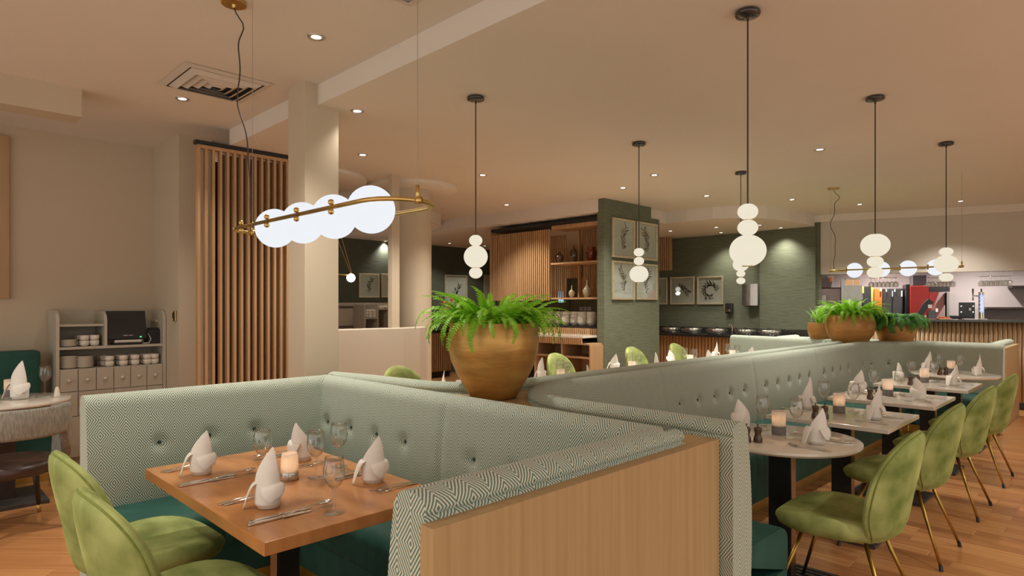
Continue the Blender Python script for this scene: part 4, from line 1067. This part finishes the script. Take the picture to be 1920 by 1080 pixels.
def pic_y(u0, u1, v0, v1, y, label, seed, style=0):     # on a wall facing -y
    a, b = py(u0, v0, y), py(u1, v1, y)
    zz0 = (py((u0 + u1) / 2, v0, y)[2], py((u0 + u1) / 2, v1, y)[2])
    picture(((a[0] + b[0]) / 2, y - .002, sum(zz0) / 2), 0, abs(b[0] - a[0]), abs(zz0[0] - zz0[1]), label, seed, style)
pic_x(1146, 1188, 411, 484, -5.12, 'gold framed olive branch print, upper left on the green pillar', 1)
pic_x(1191, 1230, 418, 488, -5.12, 'gold framed olive branch print, upper right on the green pillar', 2)
pic_x(1146, 1188, 490, 562, -5.12, 'gold framed olive branch print, lower left on the green pillar', 4)
pic_x(1191, 1230, 495, 562, -5.12, 'gold framed olive branch print, lower right on the green pillar', 3)
pic_y(1216, 1253, 521, 571, 10.64, 'gold framed print half hidden by the green pillar, over the buffet', 6)
pic_y(1258, 1303, 519, 571, 10.64, 'gold framed print of a hanging olive branch over the buffet', 7, 1)
pic_y(1308, 1357, 518, 571, 10.64, 'gold framed print of an olive wreath over the buffet', 8, 2)
pic_x(672, 710, 513, 558, -10.6, 'pale framed olive print, left of two in the room behind the low wall', 9)
pic_x(714, 752, 514, 558, -10.6, 'pale framed olive print, right of two in the room behind the low wall', 10)
pic_x(833, 875, 516, 590, -10.6, 'framed olive print behind the fern, left of the slatted shelves', 11)
pic_x(906, 950, 516, 590, -10.6, 'framed olive print half behind the slatted shelves', 12)
# ------------------------------------------------------------------ display shelves with slats beside the pillar
DY = 7.0
du = thing('display_shelf', 'oak slatted display shelf unit left of the green pillar', 'shelf unit', (0, 0, 0))
def dpx(u): return py(u, 500, DY)[0]
def dz(v, u): return py(u, v, DY)[2]
xl, xm, xr = dpx(923), dpx(1034), -5.25
zt1, zs1, zb1 = dz(413, 1123), dz(490, 1100), dz(559, 1100)
npit = 31; pit = (xm - xl) / npit
g = G()
for k in range(npit): g.box(xl + k * pit, xl + k * pit + pit * .5, DY - .03, DY, zb1 - .03, zt1 - .05)
stuff(g.obj('front_slats', 'slat_wood', du))
g = G()
for k in range(26): g.box(dpx(1062) + k * pit * .8, dpx(1062) + k * pit * .8 + pit * .4, DY + .36, DY + .38, zb1, zt1 - .06) if dpx(1062) + k * pit * .8 < xr else None
for k in range(8): g.box(xm + k * pit, xm + k * pit + pit * .5, DY + .36, DY + .38, dz(520, 1050), zt1 - .26)
stuff(g.obj('back_slats', 'slat_wood', du))
g = G()
for k in range(npit): g.box(xl + k * pit, xl + k * pit + pit * .45, DY + .36, DY + .38, zb1, zt1 - .1)
stuff(g.obj('rear_slats', 'slat_wood', du))
smooth_box('head_rail', xl, xr, DY - .03, DY + .38, zt1 + .0, zt1 + .05, 'black', du, .002)
smooth_box('lintel', xm, xr, DY, DY + .35, zt1 - .06, zt1 - .002, 'slat_wood', du, .002)
smooth_box('shelf', xm, xr, DY - .02, DY + .35, zs1 - .02, zs1 + .005, 'slat_wood', du, .002)
smooth_box('shelf', xm, xr, DY - .02, DY + .35, zb1 - .015, zb1 + .01, 'slat_wood', du, .002)
smooth_box('cross_rail', xl, xm - .01, DY + .005, DY + .02, zs1 - .01, zs1 + .01, 'slat_wood', du, .001)
smooth_box('end_post', xl - .03, xl - .002, DY - .03, DY + .38, zb1 - .03, zt1 - .001, 'slat_wood', du, .002)
smooth_box('divider', dpx(1060) - .012, dpx(1060) + .012, DY + .3, DY + .355, zb1 + .011, zt1 - .061, 'slat_wood', du, .002)
# vases
def vase(u, zshelf, prof, mat, label, k=1.0):
    t = thing('vase', label, 'vase', (py(u, 500, DY + .14)[0], DY + .14, zshelf))
    G().lathe([(r * k, z * k) for r, z in prof], 28).obj('vase_body', mat, t, smooth=True)
VR = [(0, 0), (.035, 0), (.05, .03), (.07, .08), (.066, .115), (.03, .15), (.014, .165), (.018, .18), (.012, .178), (.01, .16), (0, .15)]
VT = [(0, 0), (.035, 0), (.042, .02), (.058, .10), (.062, .15), (.045, .195), (.018, .22), (.014, .25), (.02, .262), (.012, .26), (0, .23)]
VJ = [(0, 0), (.05, 0), (.06, .02), (.08, .10), (.088, .15), (.07, .19), (.055, .20), (.07, .215), (.068, .225), (.05, .215), (.05, .19), (0, .18)]
VC = [(0, 0), (.03, 0), (.045, .04), (.055, .08), (.04, .115), (.012, .14), (.009, .19), (.013, .21), (.008, .208), (0, .15)]
vase(1049, zs1 + .006, VR, 'vase_brown', 'small round brown vase at the left of the upper display shelf', .95)
vase(1076, zs1 + .006, VT, 'vase_brown', 'tall narrow brown vase in the middle of the upper display shelf', .92)
vase(1109, zs1 + .006, VJ, 'vase_red', 'wide glossy red brown jar at the right of the upper display shelf', .9)
vase(1072, zb1 + .011, VC, 'vase_cream', 'small cream bottle vase on the lower display shelf', .85)
vase(1101, zb1 + .011, VC, 'vase_cream', 'larger cream bottle vase on the lower display shelf', 1.2)
# counter below
ct = thing('display_counter', 'oak fronted counter with black top and open shelves below the display unit', 'counter', (0, 0, 0))
zk = dz(612, 1100)
smooth_box('back_top', dpx(960), xr, DY + .05, DY + .6, zk - .03, zk, 'granite', ct, .003)
g = G()
for k in range(60):
    x = dpx(960) + k * .036
    if x < xr - .02: g.box(x, x + .02, DY + .02, DY + .05, zk - .12, zk - .03)
stuff(g.obj('apron_slats', 'slat_wood', ct))
smooth_box('body', dpx(960), xr, DY + .05, DY + .6, 0, zk - .031, 'black', ct, 0)
zm = py(1100, 630, DY - .35)[2]
smooth_box('ledge_top', dpx(955), -5.25, DY - .42, DY + .04, zm - .03, zm, 'marble', ct, .003)
xs0, xs1, xs2, xs3 = py(1003, 600, DY - .4)[0], py(1053, 600, DY - .4)[0], py(1106, 600, DY - .4)[0], -5.25
for x in (xs0, xs1, xs2): smooth_box('upright', x - .012, x + .012, DY - .40, DY + .03, .02, zm - .12, 'oak', ct, .002)
for z in (.02, .38, .74, zm - .12): smooth_box('board', xs0 + .012, xs2 - .012, DY - .40, DY + .03, z, z + .02, 'oak', ct, .001)
smooth_box('inner_back', xs0, xs2, DY + .0305, DY + .045, .02, zm - .12, 'oak', ct, 0)
g = G()
for k in range(80):
    x = xs0 + k * .034
    if x < xs3 - .02:
        g.box(x, x + .018, DY - .425, DY - .405, (zm - .115 if x < xs2 else .02), zm - .031)
stuff(g.obj('front_slats', 'slat_wood', ct))
BWL = mk('bowl', 'bowl')
G().lathe([(0, 0), (.045, 0), (.06, .012), (.082, .05), (.085, .055), (.08, .053), (.055, .014), (0, .008)], 24).obj('bowl_body', 'china', BWL, smooth=True); BW = Proto(BWL)
for j, u in enumerate((1031, 1047, 1062, 1077, 1092, 1108)):
    p = py(u, 600, DY + .18)
    for k in range(8): BW.put((p[0], DY + .18 + .02 * (j % 2), zk + .001 + k * .0215), 0, 'white bowl in the %s stack from the left on the black counter' % ['first', 'second', 'third', 'fourth', 'fifth', 'sixth'][j], 'bowls of the %s stack' % ['first', 'second', 'third', 'fourth', 'fifth', 'sixth'][j], .95)
ps = py(1093, 579, 10.55)
skt = thing('socket_panel', 'row of steel sockets on the green wall above the bowls', 'socket', (ps[0], 10.6395, ps[2]))
for k in range(3): smooth_box('plate', -.16 + k * .11, -.16 + k * .11 + .09, -.012, 0, -.045, .045, 'steel', skt, .003)
# service door behind the shelves, with a lit pane
dr = struct(G().box(py(1030, 500, 10.62)[0], py(1068, 500, 10.62)[0], 10.60, 10.639, 0, 2.1).obj('door_1', 'green_wall'))
wz = py(1052, 560, 10.6); G().box(wz[0] - .07, wz[0] + .07, 10.59, 10.60, py(1052, 567, 10.6)[2], py(1052, 546, 10.6)[2]).obj('door_pane', 'blue_screen', dr)

# ------------------------------------------------------------------ buffet counter
CY = 9.97
bf = thing('buffet_counter', 'curved slat fronted buffet counter with black stone top', 'counter', (0, 0, 0))
bx0, bx1 = -6.9, py(1452, 620, CY)[0]
zt_b = py(1300, 626, CY)[2]
smooth_box('top', bx0, -3.80, CY - .03, 10.58, zt_b - .045, zt_b, 'granite', bf, .004)
smooth_box('body', bx0, -3.85, CY + .03, 10.58, .1, zt_b - .046, 'black', bf, 0)
smooth_box('splash', bx0, -3.80, 10.55, 10.583, zt_b + .001, zt_b + .10, 'granite', bf, .002)
smooth_box('plinth', bx0, -3.9, CY + .06, 10.58, 0, .099, 'black', bf, 0)
me_b = G().box(0, .05, -.03, .0, .1, zt_b - .047).mesh('slat')
bm = bmesh.new(); bm.from_mesh(me_b); bmesh.ops.bevel(bm, geom=[e for e in bm.edges if abs(e.verts[0].co.z - e.verts[1].co.z) > .1 and e.verts[0].co.y < -.02], offset=.02, segments=2, affect='EDGES'); bm.to_mesh(me_b); bm.free(); me_b.materials.append(MATS['slat_wood'])
x = -6.6
while x < -3.9:
    o = bpy.data.objects.new('slat', me_b); COL.objects.link(o); o.parent = bf; o.location = (x, CY + .029, 0); x += .062
cd = mk('chafing_dish', 'dish')
G().lathe([(0, 0), (.15, 0), (.16, .01), (.17, .05), (.185, .055), (.185, .06), (0, .06)], 32).obj('pan', 'chrome', cd, smooth=True, auto=40)
G().lathe([(.18, .061), (.175, .085), (.12, .098), (.0, .102)], 32).obj('glass_lid', 'chrome', cd, smooth=True)
G().tube([(-.04, 0, .10), (-.03, 0, .12), (.03, 0, .12), (.04, 0, .10)], .006, 8).obj('handle', 'black', cd)
CD = Proto(cd)
for u, n in ((1258, 'first'), (1297, 'second'), (1344, 'third'), (1398, 'fourth'), (1443, 'fifth')):
    p = py(u, 600, 10.22); CD.put((p[0], 10.22, zt_b + .001), 0, 'round polished chafing dish on the buffet, ' + n + ' from the left', 'chafing dishes on the buffet')
CD.done()
tpx = py(1378, 610, 10.1)
tp = thing('beverage_tap', 'small chrome tap between the chafing dishes', 'tap', (tpx[0], 10.0, zt_b + .001))
G().tube([(0, 0, 0), (0, 0, .14), (-.02, 0, .17), (-.05, 0, .17), (-.06, 0, .14)], .010, 10).obj('spout', 'chrome', tp, smooth=True)
G().box(-.025, .025, -.025, .025, 0, .02).obj('base', 'black', tp, bevel=.003)
pa, pb = py(1395, 533, 10.6), py(1424, 573, 10.6)
td = thing('towel_dispenser', 'brushed steel paper towel dispenser on the green wall', 'dispenser', ((pa[0] + pb[0]) / 2, 10.584, 0))
zz1, zz0 = pa[2], pb[2]; w_ = (pb[0] - pa[0]) / 2
g = G(); n = 8; prof = [(-w_ + 2 * w_ * i / n, -.06 - .05 * math.sin(PI * i / n)) for i in range(n + 1)] + [(w_, 0), (-w_, 0)]
g.prism(prof, zz0, zz1).obj('housing', 'steel', td, bevel=.003, smooth=False)
G().box(-w_ * .6, w_ * .6, -.09, -.03, zz0 - .015, zz0 - .001).obj('outlet', 'black', td)
sd_ = py(1369, 578, 10.63)
sdp = thing('soap_dispenser', 'small black and steel soap dispenser on the green wall', 'dispenser', (sd_[0], 10.638, sd_[2]))
G().box(-.06, .06, -.08, 0, -.09, .09).obj('housing', 'black_gloss', sdp, bevel=.01)
G().box(-.035, .035, -.10, -.0805, -.06, -.02).obj('push_plate', 'chrome', sdp, bevel=.004)
sl0, sl1 = py(1238, 500, 10.3)[0], py(1259, 500, 10.3)[0]
ws = thing('oak_screen', 'narrow hanging oak slat panel beside the green pillar', 'panel', (0, 0, 0))
zl0, zl1 = py(1250, 507, 10.3)[2], py(1250, 438, 10.3)[2]
k = 0; x = sl0 - .25
while x < sl1:
    smooth_box('slat', x, x + .025, 10.28, 10.31, zl0, min(zl1, H_LOW - .002), 'slat_wood', ws, .001); x += .045
smooth_box('backing', sl0 - .25, sl1, 10.311, 10.325, zl0, min(zl1, H_LOW - .002), 'slat_wood', ws, 0)

# fluted counter and red flowers in the room behind the round column
fc = thing('fluted_counter', 'fluted oak counter with black top behind the round column', 'counter', (0, 0, 0))
fy0, fy1 = px(798, 640, -10.0)[1], px(846, 640, -10.0)[1]
smooth_box('top', -10.55, -9.97, fy0, fy1, .90, .96, 'black', fc, .003)
smooth_box('body', -10.55, -10.03, fy0, fy1, .1, .899, 'black', fc, 0); smooth_box('plinth', -10.55, -10.05, fy0, fy1, 0, .099, 'black', fc, 0)
g = G(); y = fy0
while y < fy1 - .03: g.box(-10.03, -10.0, y, y + .035, .12, .895); y += .055
stuff(g.obj('front_slats', 'fluted_oak', fc))
fp = px(842, 575, -10.2)
fl = thing('red_flowers', 'sprig of small red flowers behind the fern', 'flowers', (fp[0], fp[1], .961))
G().lathe([(0, 0), (.05, 0), (.06, .1), (.04, .22), (.035, .22), (0, .02)], 20).obj('vase', 'vase_brown', fl, smooth=True)
for i in range(7):
    a = i * 2.4; q = .03 + .02 * (i % 3); zz_ = .30 + .07 * (i % 4)
    st = G().tube([(0, 0, .1), (q * math.cos(a) * .4, q * math.sin(a) * .4, .22), (q * 2 * math.cos(a), q * 2 * math.sin(a), zz_ + .1)], .003, 5).obj('stem', 'fern_dark', fl)
    G().sphere((q * 2 * math.cos(a), q * 2 * math.sin(a), zz_ + .1), .035, 10, .8, 6).obj('blossom', 'red_panel', st, smooth=True)

# second waiter station and lamp in the room behind the low wall
c2y0, c2y1 = px(678, 600, -10.2)[1], px(726, 600, -10.2)[1]
c2 = thing('service_cabinet', 'distant putty waiter station seen over the low wall', 'cabinet', (0, 0, 0))
zA = px(700, 571, -10.1)[2]
for y in (c2y0, (c2y0 + c2y1) / 2, c2y1 - .025): smooth_box('side', -10.5, -10.1, y, y + .025, 0, zA if y != c2y0 else zA, 'cab_paint', c2, .006)
zz_s = [px(700, v, -10.1)[2] for v in (598, 581)]
smooth_box('shelf', -10.5, -10.1, c2y0 + .026, (c2y0 + c2y1) / 2 - .001, zz_s[0], zz_s[0] + .02, 'cab_paint', c2, .002)
smooth_box('shelf', -10.5, -10.1, (c2y0 + c2y1) / 2 + .026, c2y1 - .026, zz_s[1], zz_s[1] + .02, 'cab_paint', c2, .002)
smooth_box('worktop', -10.5, -10.1, c2y0 + .026, c2y1 - .026, zz_s[0] - .25, zz_s[0] - .23, 'cab_paint', c2, .002)
smooth_box('body', -10.5, -10.12, c2y0 + .026, c2y1 - .026, .1, zz_s[0] - .251, 'cab_paint', c2, .002)
for j in range(3):
    for lv in range(3):
        CUP.put((-10.2, c2y0 + .10 + j * .085, zz_s[0] + .021 + lv * .05), 2.5, 'white cup in the %s column on the distant waiter station, left shelf' % ('left', 'middle', 'right')[j], 'cups of the distant %s column' % ('left', 'middle', 'right')[j], 1.1)
for j in range(3):
    CUP.put((-10.2, (c2y0 + c2y1) / 2 + .09 + j * .085, zz_s[1] + .021), 2.5, '%s white cup on the upper right shelf of the distant waiter station' % ('left', 'middle', 'right')[j], 'cups on the distant upper shelf', 1.1)
for k in range(6): PLT.put((-10.25, (c2y0 + c2y1) / 2 + .14, zz_s[0] - .229 + k * .009), 0, 'white plate in the stack on the distant waiter station', 'plates on the distant waiter station', 1.5)
lp = px(658, 521, -9.2)
lm = thing('globe_lamp', 'small globe lamp hung on two slanted rods behind the low wall', 'pendant lamp', lp)
G().sphere((0, 0, 0), .07, 24, m=12).obj('globe', 'bulb', lm, smooth=True)
b_ = px(640, 466, -9.2); d_ = (b_[0] - lp[0], b_[1] - lp[1], b_[2] - lp[2] + .5)
G().tube([(0, 0, .07), (0, d_[1] * 1.9, .07 + (H_LOW - lp[2] - .07))], .006, 8).obj('rod', 'brass', lm)
G().tube([(.03, 0, .07), (.03, d_[1] * 1.4, .07 + (H_LOW - lp[2] - .07))], .006, 8).obj('rod', 'brass', lm)
G().tube([(0, 0.05, .05), (0, -.5, .05)], .010, 8).obj('arm', 'brass', lm)
point('globe_light', (0, 0, -.12), 6, WARM, .05, lm)

# ------------------------------------------------------------------ bar and kitchen
bar = thing('bar_counter', 'long bar counter with fluted oak front and black stone top', 'bar', (0, 0, 0))
BZ = 1.243
kobj(G().box(.35, 7, -.42, .30, BZ - .03, BZ), 'top', 'granite', bar, bevel=.003)
kobj(G().box(.4, 7, -.33, .25, .1, BZ - .031), 'body', 'black', bar)
kobj(G().box(.4, 7, -.28, .2, 0, .099), 'plinth', 'black', bar)
me_f = G().lathe([(.026, .1), (.026, BZ - .032)], 10).mesh('flute'); me_f.materials.append(MATS['fluted_oak']); me_f.polygons.foreach_set('use_smooth', [len(p.vertices) == 4 for p in me_f.polygons])
k = 0; x = .45
while x < 4.6:
    o = bpy.data.objects.new('flute', me_f); COL.objects.link(o); o.parent = bar; p = kw(x, -.335); o.location = p; o.rotation_euler = (0, 0, KA); x += .054
def kbox(t, nm, u0, u1, v0, v1, ly0, ly1, mat, bevel=.004):
    a, b = pk(u0, v1, ly0), pk(u1, v0, ly0)
    return kobj(G().box(a[0], b[0], ly0, ly1, min(a[1], b[1]), max(a[1], b[1])), nm, mat, t, bevel=bevel)
def kthing(nm, lab, cat): return thing(nm, lab, cat, (0, 0, 0))
t = kthing('back_counter', 'dark work counter behind the bar', 'counter'); kobj(G().box(pk(1783, 600, 1)[0], 7, .95, 1.25, .85, .95), 'top', 'granite', t, bevel=.003); kobj(G().box(pk(1783, 600, 1)[0], 7, 1.0, 1.25, 0, .849), 'body', 'steel', t)
t = kthing('steel_oven', 'pale grey steel appliance behind the far ferns', 'appliance'); kbox(t, 'housing', 1538, 1576, 541, 640, .9, 1.5, 'kitchen_wall'); kbox(t, 'top_rail', 1538, 1576, 539, 541, .9, 1.5, 'black', 0); kbox(t, 'vent', 1541, 1549, 553, 575, .88, .899, 'steel', 0)
t = kthing('switch_box', 'small white isolator box with orange switch on the kitchen wall', 'switch'); kbox(t, 'box', 1552, 1561, 517, 530, 1.55, 1.69, 'white_plastic', .003); kbox(t, 'switch', 1556, 1561, 520, 528, 1.52, 1.549, 'orange_panel', .002); kbox(t, 'conduit', 1561, 1563, 516, 541, 1.6, 1.66, 'white_plastic', .001)
t = kthing('coffee_machine', 'steel coffee machine with warm lit cup hoppers', 'appliance')
kbox(t, 'body', 1577, 1616, 535, 600, .85, 1.3, 'steel'); kbox(t, 'side', 1577, 1584, 523, 536, .85, 1.3, 'steel', .002)
kbox(t, 'hopper', 1586, 1598, 524, 534, .9, 1.2, 'amber_glass', .003); kbox(t, 'hopper', 1600, 1612, 524, 534, .9, 1.2, 'amber_glass', .003); kbox(t, 'lid', 1585, 1613, 521, 524, .88, 1.22, 'steel', .002)
t = kthing('menu_frame', 'lime edged narrow display case behind the bar', 'display'); kbox(t, 'case', 1618, 1637, 537, 600, 1.2, 1.5, 'fridge'); kbox(t, 'edge', 1616, 1620, 537, 550, 1.18, 1.199, 'lime', .001); kbox(t, 'edge', 1633, 1638, 537, 600, 1.18, 1.199, 'lime', .001)
t = kthing('orange_cabinet', 'orange panelled cabinet behind the bar', 'cabinet'); kbox(t, 'door', 1639, 1654, 541, 620, 1.15, 1.6, 'orange_panel'); kbox(t, 'lamp', 1650, 1653, 541, 546, 1.12, 1.149, 'strip_white', .001)
t = kthing('bottle_fridge', 'black glass fronted bottle fridge behind the bar', 'fridge'); kbox(t, 'body', 1655, 1694, 541, 620, 1.2, 1.65, 'fridge')
kbox(t, 'door', 1656, 1672, 543, 600, 1.17, 1.199, 'black_gloss'); kbox(t, 'door', 1674, 1692, 543, 600, 1.17, 1.199, 'black_gloss')
kbox(t, 'handle', 1673, 1674, 545, 556, 1.14, 1.169, 'strip_white', .001); kbox(t, 'handle', 1690, 1692, 545, 556, 1.14, 1.169, 'strip_white', .001); kbox(t, 'lamp', 1661, 1663, 542, 547, 1.14, 1.169, 'strip_white', .001); kbox(t, 'lamp', 1677, 1679, 542, 547, 1.14, 1.169, 'strip_white', .001)
t = kthing('red_drinks_cooler', 'tall red drinks cooler behind the bar', 'cooler'); kbox(t, 'panel', 1707, 1741, 536, 640, .9, 1.5, 'red_panel'); kbox(t, 'side', 1699, 1706, 533, 640, .95, 1.5, 'black', .002); kbox(t, 'top', 1712, 1737, 516, 535, 1.0, 1.5, 'fridge', .003)
t = kthing('white_fridge', 'pale fridge with a red triangle behind the bar', 'fridge'); kbox(t, 'body', 1742, 1772, 548, 640, 1.1, 1.6, 'kitchen_wall'); kbox(t, 'top', 1742, 1781, 537, 547, 1.1, 1.6, 'fridge', .003)
a, b, c_ = pk(1742, 548, 1.08), pk(1761, 548, 1.08), pk(1748, 580, 1.08)
g = G(); P = [(a[0], a[1]), (b[0], b[1]), (c_[0], c_[1]), (a[0], c_[1])]
g.add([(x_, 1.08, z_) for x_, z_ in P] + [(x_, 1.099, z_) for x_, z_ in P], [(3, 2, 1, 0), (4, 5, 6, 7)] + [(i, (i + 1) % 4, 4 + (i + 1) % 4, 4 + i) for i in range(4)]); kobj(g, 'red_triangle', 'red_metal', t)
kbox(t, 'handle', 1771, 1772, 550, 572, 1.06, 1.099, 'black', .001); kbox(t, 'edge', 1775, 1780, 548, 640, 1.1, 1.6, 'steel', .002)
t = kthing('dark_grinder', 'slanted black citrus press with steel spout on the bar', 'appliance')
a = pk(1722, 596, .0); 
g = G(); poly = [(pk(u, v, .0)[0], pk(u, v, .0)[1]) for u, v in ((1717, 597), (1722, 584), (1732, 568), (1741, 560), (1750, 567), (1741, 575), (1733, 586), (1729, 597))]
n = len(poly); g.add([(x_, -.05, z_) for x_, z_ in poly] + [(x_, .08, z_) for x_, z_ in poly], [list(range(n))[::-1], [n + i for i in range(n)]] + [(i, (i + 1) % n, n + (i + 1) % n, n + i) for i in range(n)]); kobj(g, 'arm', 'black', t)
kbox(t, 'front_plate', 1740, 1748, 571, 578, -.06, .0, 'steel', .002); kbox(t, 'cup', 1740, 1755, 582, 597, -.05, .08, 'black_gloss', .004); kbox(t, 'spout', 1754, 1759, 578, 585, -.05, .03, 'chrome', .002); kbox(t, 'foot', 1733, 1737, 591, 598, -.05, .05, 'steel', .001)
t = kthing('food_tray', 'flat tray with red snacks on the bar', 'tray'); kbox(t, 'tray', 1761, 1785, 597, 599, -.2, .1, 'oak', .001); 
for u in (1763, 1769, 1775): kbox(t, 'snack', u, u + 5, 594.5, 597, -.15, .0, 'food_red', .002)
t = kthing('control_panel', 'square black appliance with four steel bolts behind the bar', 'appliance'); kbox(t, 'front', 1798, 1828, 567, 602, .92, .949, 'fridge')
for u, v in ((1802.5, 574), (1825, 574), (1802.5, 585), (1825, 585)): kbox(t, 'bolt', u - 1, u + 1, v - 1, v + 1, .88, .899, 'strip_white', .001)
kbox(t, 'dial', 1816.5, 1821, 577.5, 582.5, .87, .899, 'steel', .003)
t = kthing('low_cabinet', 'dark low unit along the kitchen wall behind the bar', 'cabinet'); kbox(t, 'body', 1782, 1798, 592, 610, 1.3, 1.6, 'fridge')
# beer tap
ly = -.12
q = pk(1840, 595, ly); zt_ = pk(1840, 548, ly)[1]
bt = thing('beer_tap', 'slim steel beer tower with glowing blue lettering on the bar', 'beer tap', kw(q[0], ly, BZ + .001), KA)
hT = zt_ - BZ
G().lathe([(0, 0), (.055, 0), (.055, .012), (.034, .016), (.034, hT - .02), (.037, hT - .018), (.037, hT), (0, hT)], 28).obj('tower', 'chrome', bt, smooth=True, auto=40)
G().tube([(-.03, -.0, hT - .055), (-.08, 0, hT - .05), (-.10, 0, hT - .06), (-.10, 0, hT - .12)], .011, 10).obj('spout', 'chrome', bt, smooth=True)
G().tube([(-.10, 0, hT - .05), (-.10, 0, hT + .05)], [.006, .012], 8).obj('tap_handle', 'black', bt)
G().tube([(.0, 0, hT), (.0, 0, hT + .05)], .010, 8).obj('top_knob', 'black', bt)
G().box(-.22, .06, -.09, .09, .0, .012).obj('drip_tray', 'steel', bt, bevel=.003)
G().box(-.018, .018, -.037, -.033, .12, hT - .06).obj('light_plate', 'chrome', bt, bevel=.002)
cu = bpy.data.curves.new('tap_lettering', 'FONT'); cu.body = 'COORS'; cu.size = .075; cu.extrude = .001; cu.align_x = 'CENTER'; cu.align_y = 'CENTER'; cu.materials.append(MATS['blue_led'])
co = bpy.data.objects.new('tap_lettering', cu); COL.objects.link(co); co.parent = bt
co_m = Matrix.Translation((.0, -.0395, (hT + .06) / 2)) @ Matrix.Rotation(PI / 2, 4, 'X') @ Matrix.Rotation(PI / 2, 4, 'Z')
lm_ = bpy.data.meshes.new_from_object(co.evaluated_get(bpy.context.evaluated_depsgraph_get())); bpy.data.objects.remove(co)
lo = new_obj('tap_lettering', lm_, None, bt); lo.matrix_local = co_m
if not lm_.materials: lm_.materials.append(MATS['blue_led'])
stuff(lo)
# glass racks hanging below the bulkhead
def rack(u0, u1, v0, v1, label):
    a, b = pk(u0, v0, -.05), pk(u1, v1, -.05)
    t = thing('glass_rack', label, 'glass rack', (0, 0, 0)); z1 = a[1]; 
    for yy in (-.12, .0, .12): kobj(G().box(a[0], b[0], yy - .006, yy + .006, z1, z1 + .008), 'rail', 'steel', t, bevel=.001)
    for xx in (a[0] + .06, b[0] - .06): kobj(G().box(xx - .004, xx + .004, -.004, .004, z1 + .008, 1.95), 'hanger', 'steel', t)
    return a[0], b[0], z1
r1 = rack(1630, 1684, 521, 540, 'left hanging rack of wine glasses above the bar')
r2 = rack(1739, 1790, 520, 538, 'middle hanging rack of wine glasses above the bar')
r3 = rack(1838, 1898, 518, 537, 'right hanging rack of wine glasses above the bar')
for j, (x0, x1, z1) in enumerate((r1, r2, r3)):
    nn = 7
    for row, yy in ((0, -.06), (1, .06)):
        for k in range(nn):
            p = kw(x0 + (x1 - x0) * (k + .5) / nn, yy, z1 - .0005)
            GLS.put(p, 0, 'wine glass hanging upside down in the %s rack above the bar' % ('left', 'middle', 'right')[j], 'glasses in the %s rack' % ('left', 'middle', 'right')[j], (.95, .95, .75), rx=PI)
for v, u0, n in ((537, 1895, 'upper'), (577, 1847, 'lower')):
    a, b = pk(u0, v, 1.5), pk(1960, v, 1.5)
    tag(kobj(G().box(a[0], b[0], 1.4, 1.69, a[1] - .025, a[1] + .01), 'wall_shelf', 'dark_wood', bevel=.003), n + ' dark floating shelf on the wall behind the bar', 'shelf', 'dark shelves behind the bar')
t = kthing('track_rail', 'thin steel rail under the bulkhead at the right', 'rail'); kbox(t, 'rail', 1822, 1925, 518, 519.5, -.06, -.04, 'steel', 0)
for u in (1857, 1897): kbox(t, 'stem', u - .6, u + .6, 508, 518, -.055, -.045, 'steel', 0)
for lx in (1.0, 2.4, 3.8): 
    p = kw(lx, .9, 2.44); spot('kitchen_lamp', p, 130, 150, (1, .90, .84))
for P_ in NAP + [GLS, KN, FK, SPN, CN0, CN1, MLL, CUP, PLT, BW]: P_.done()
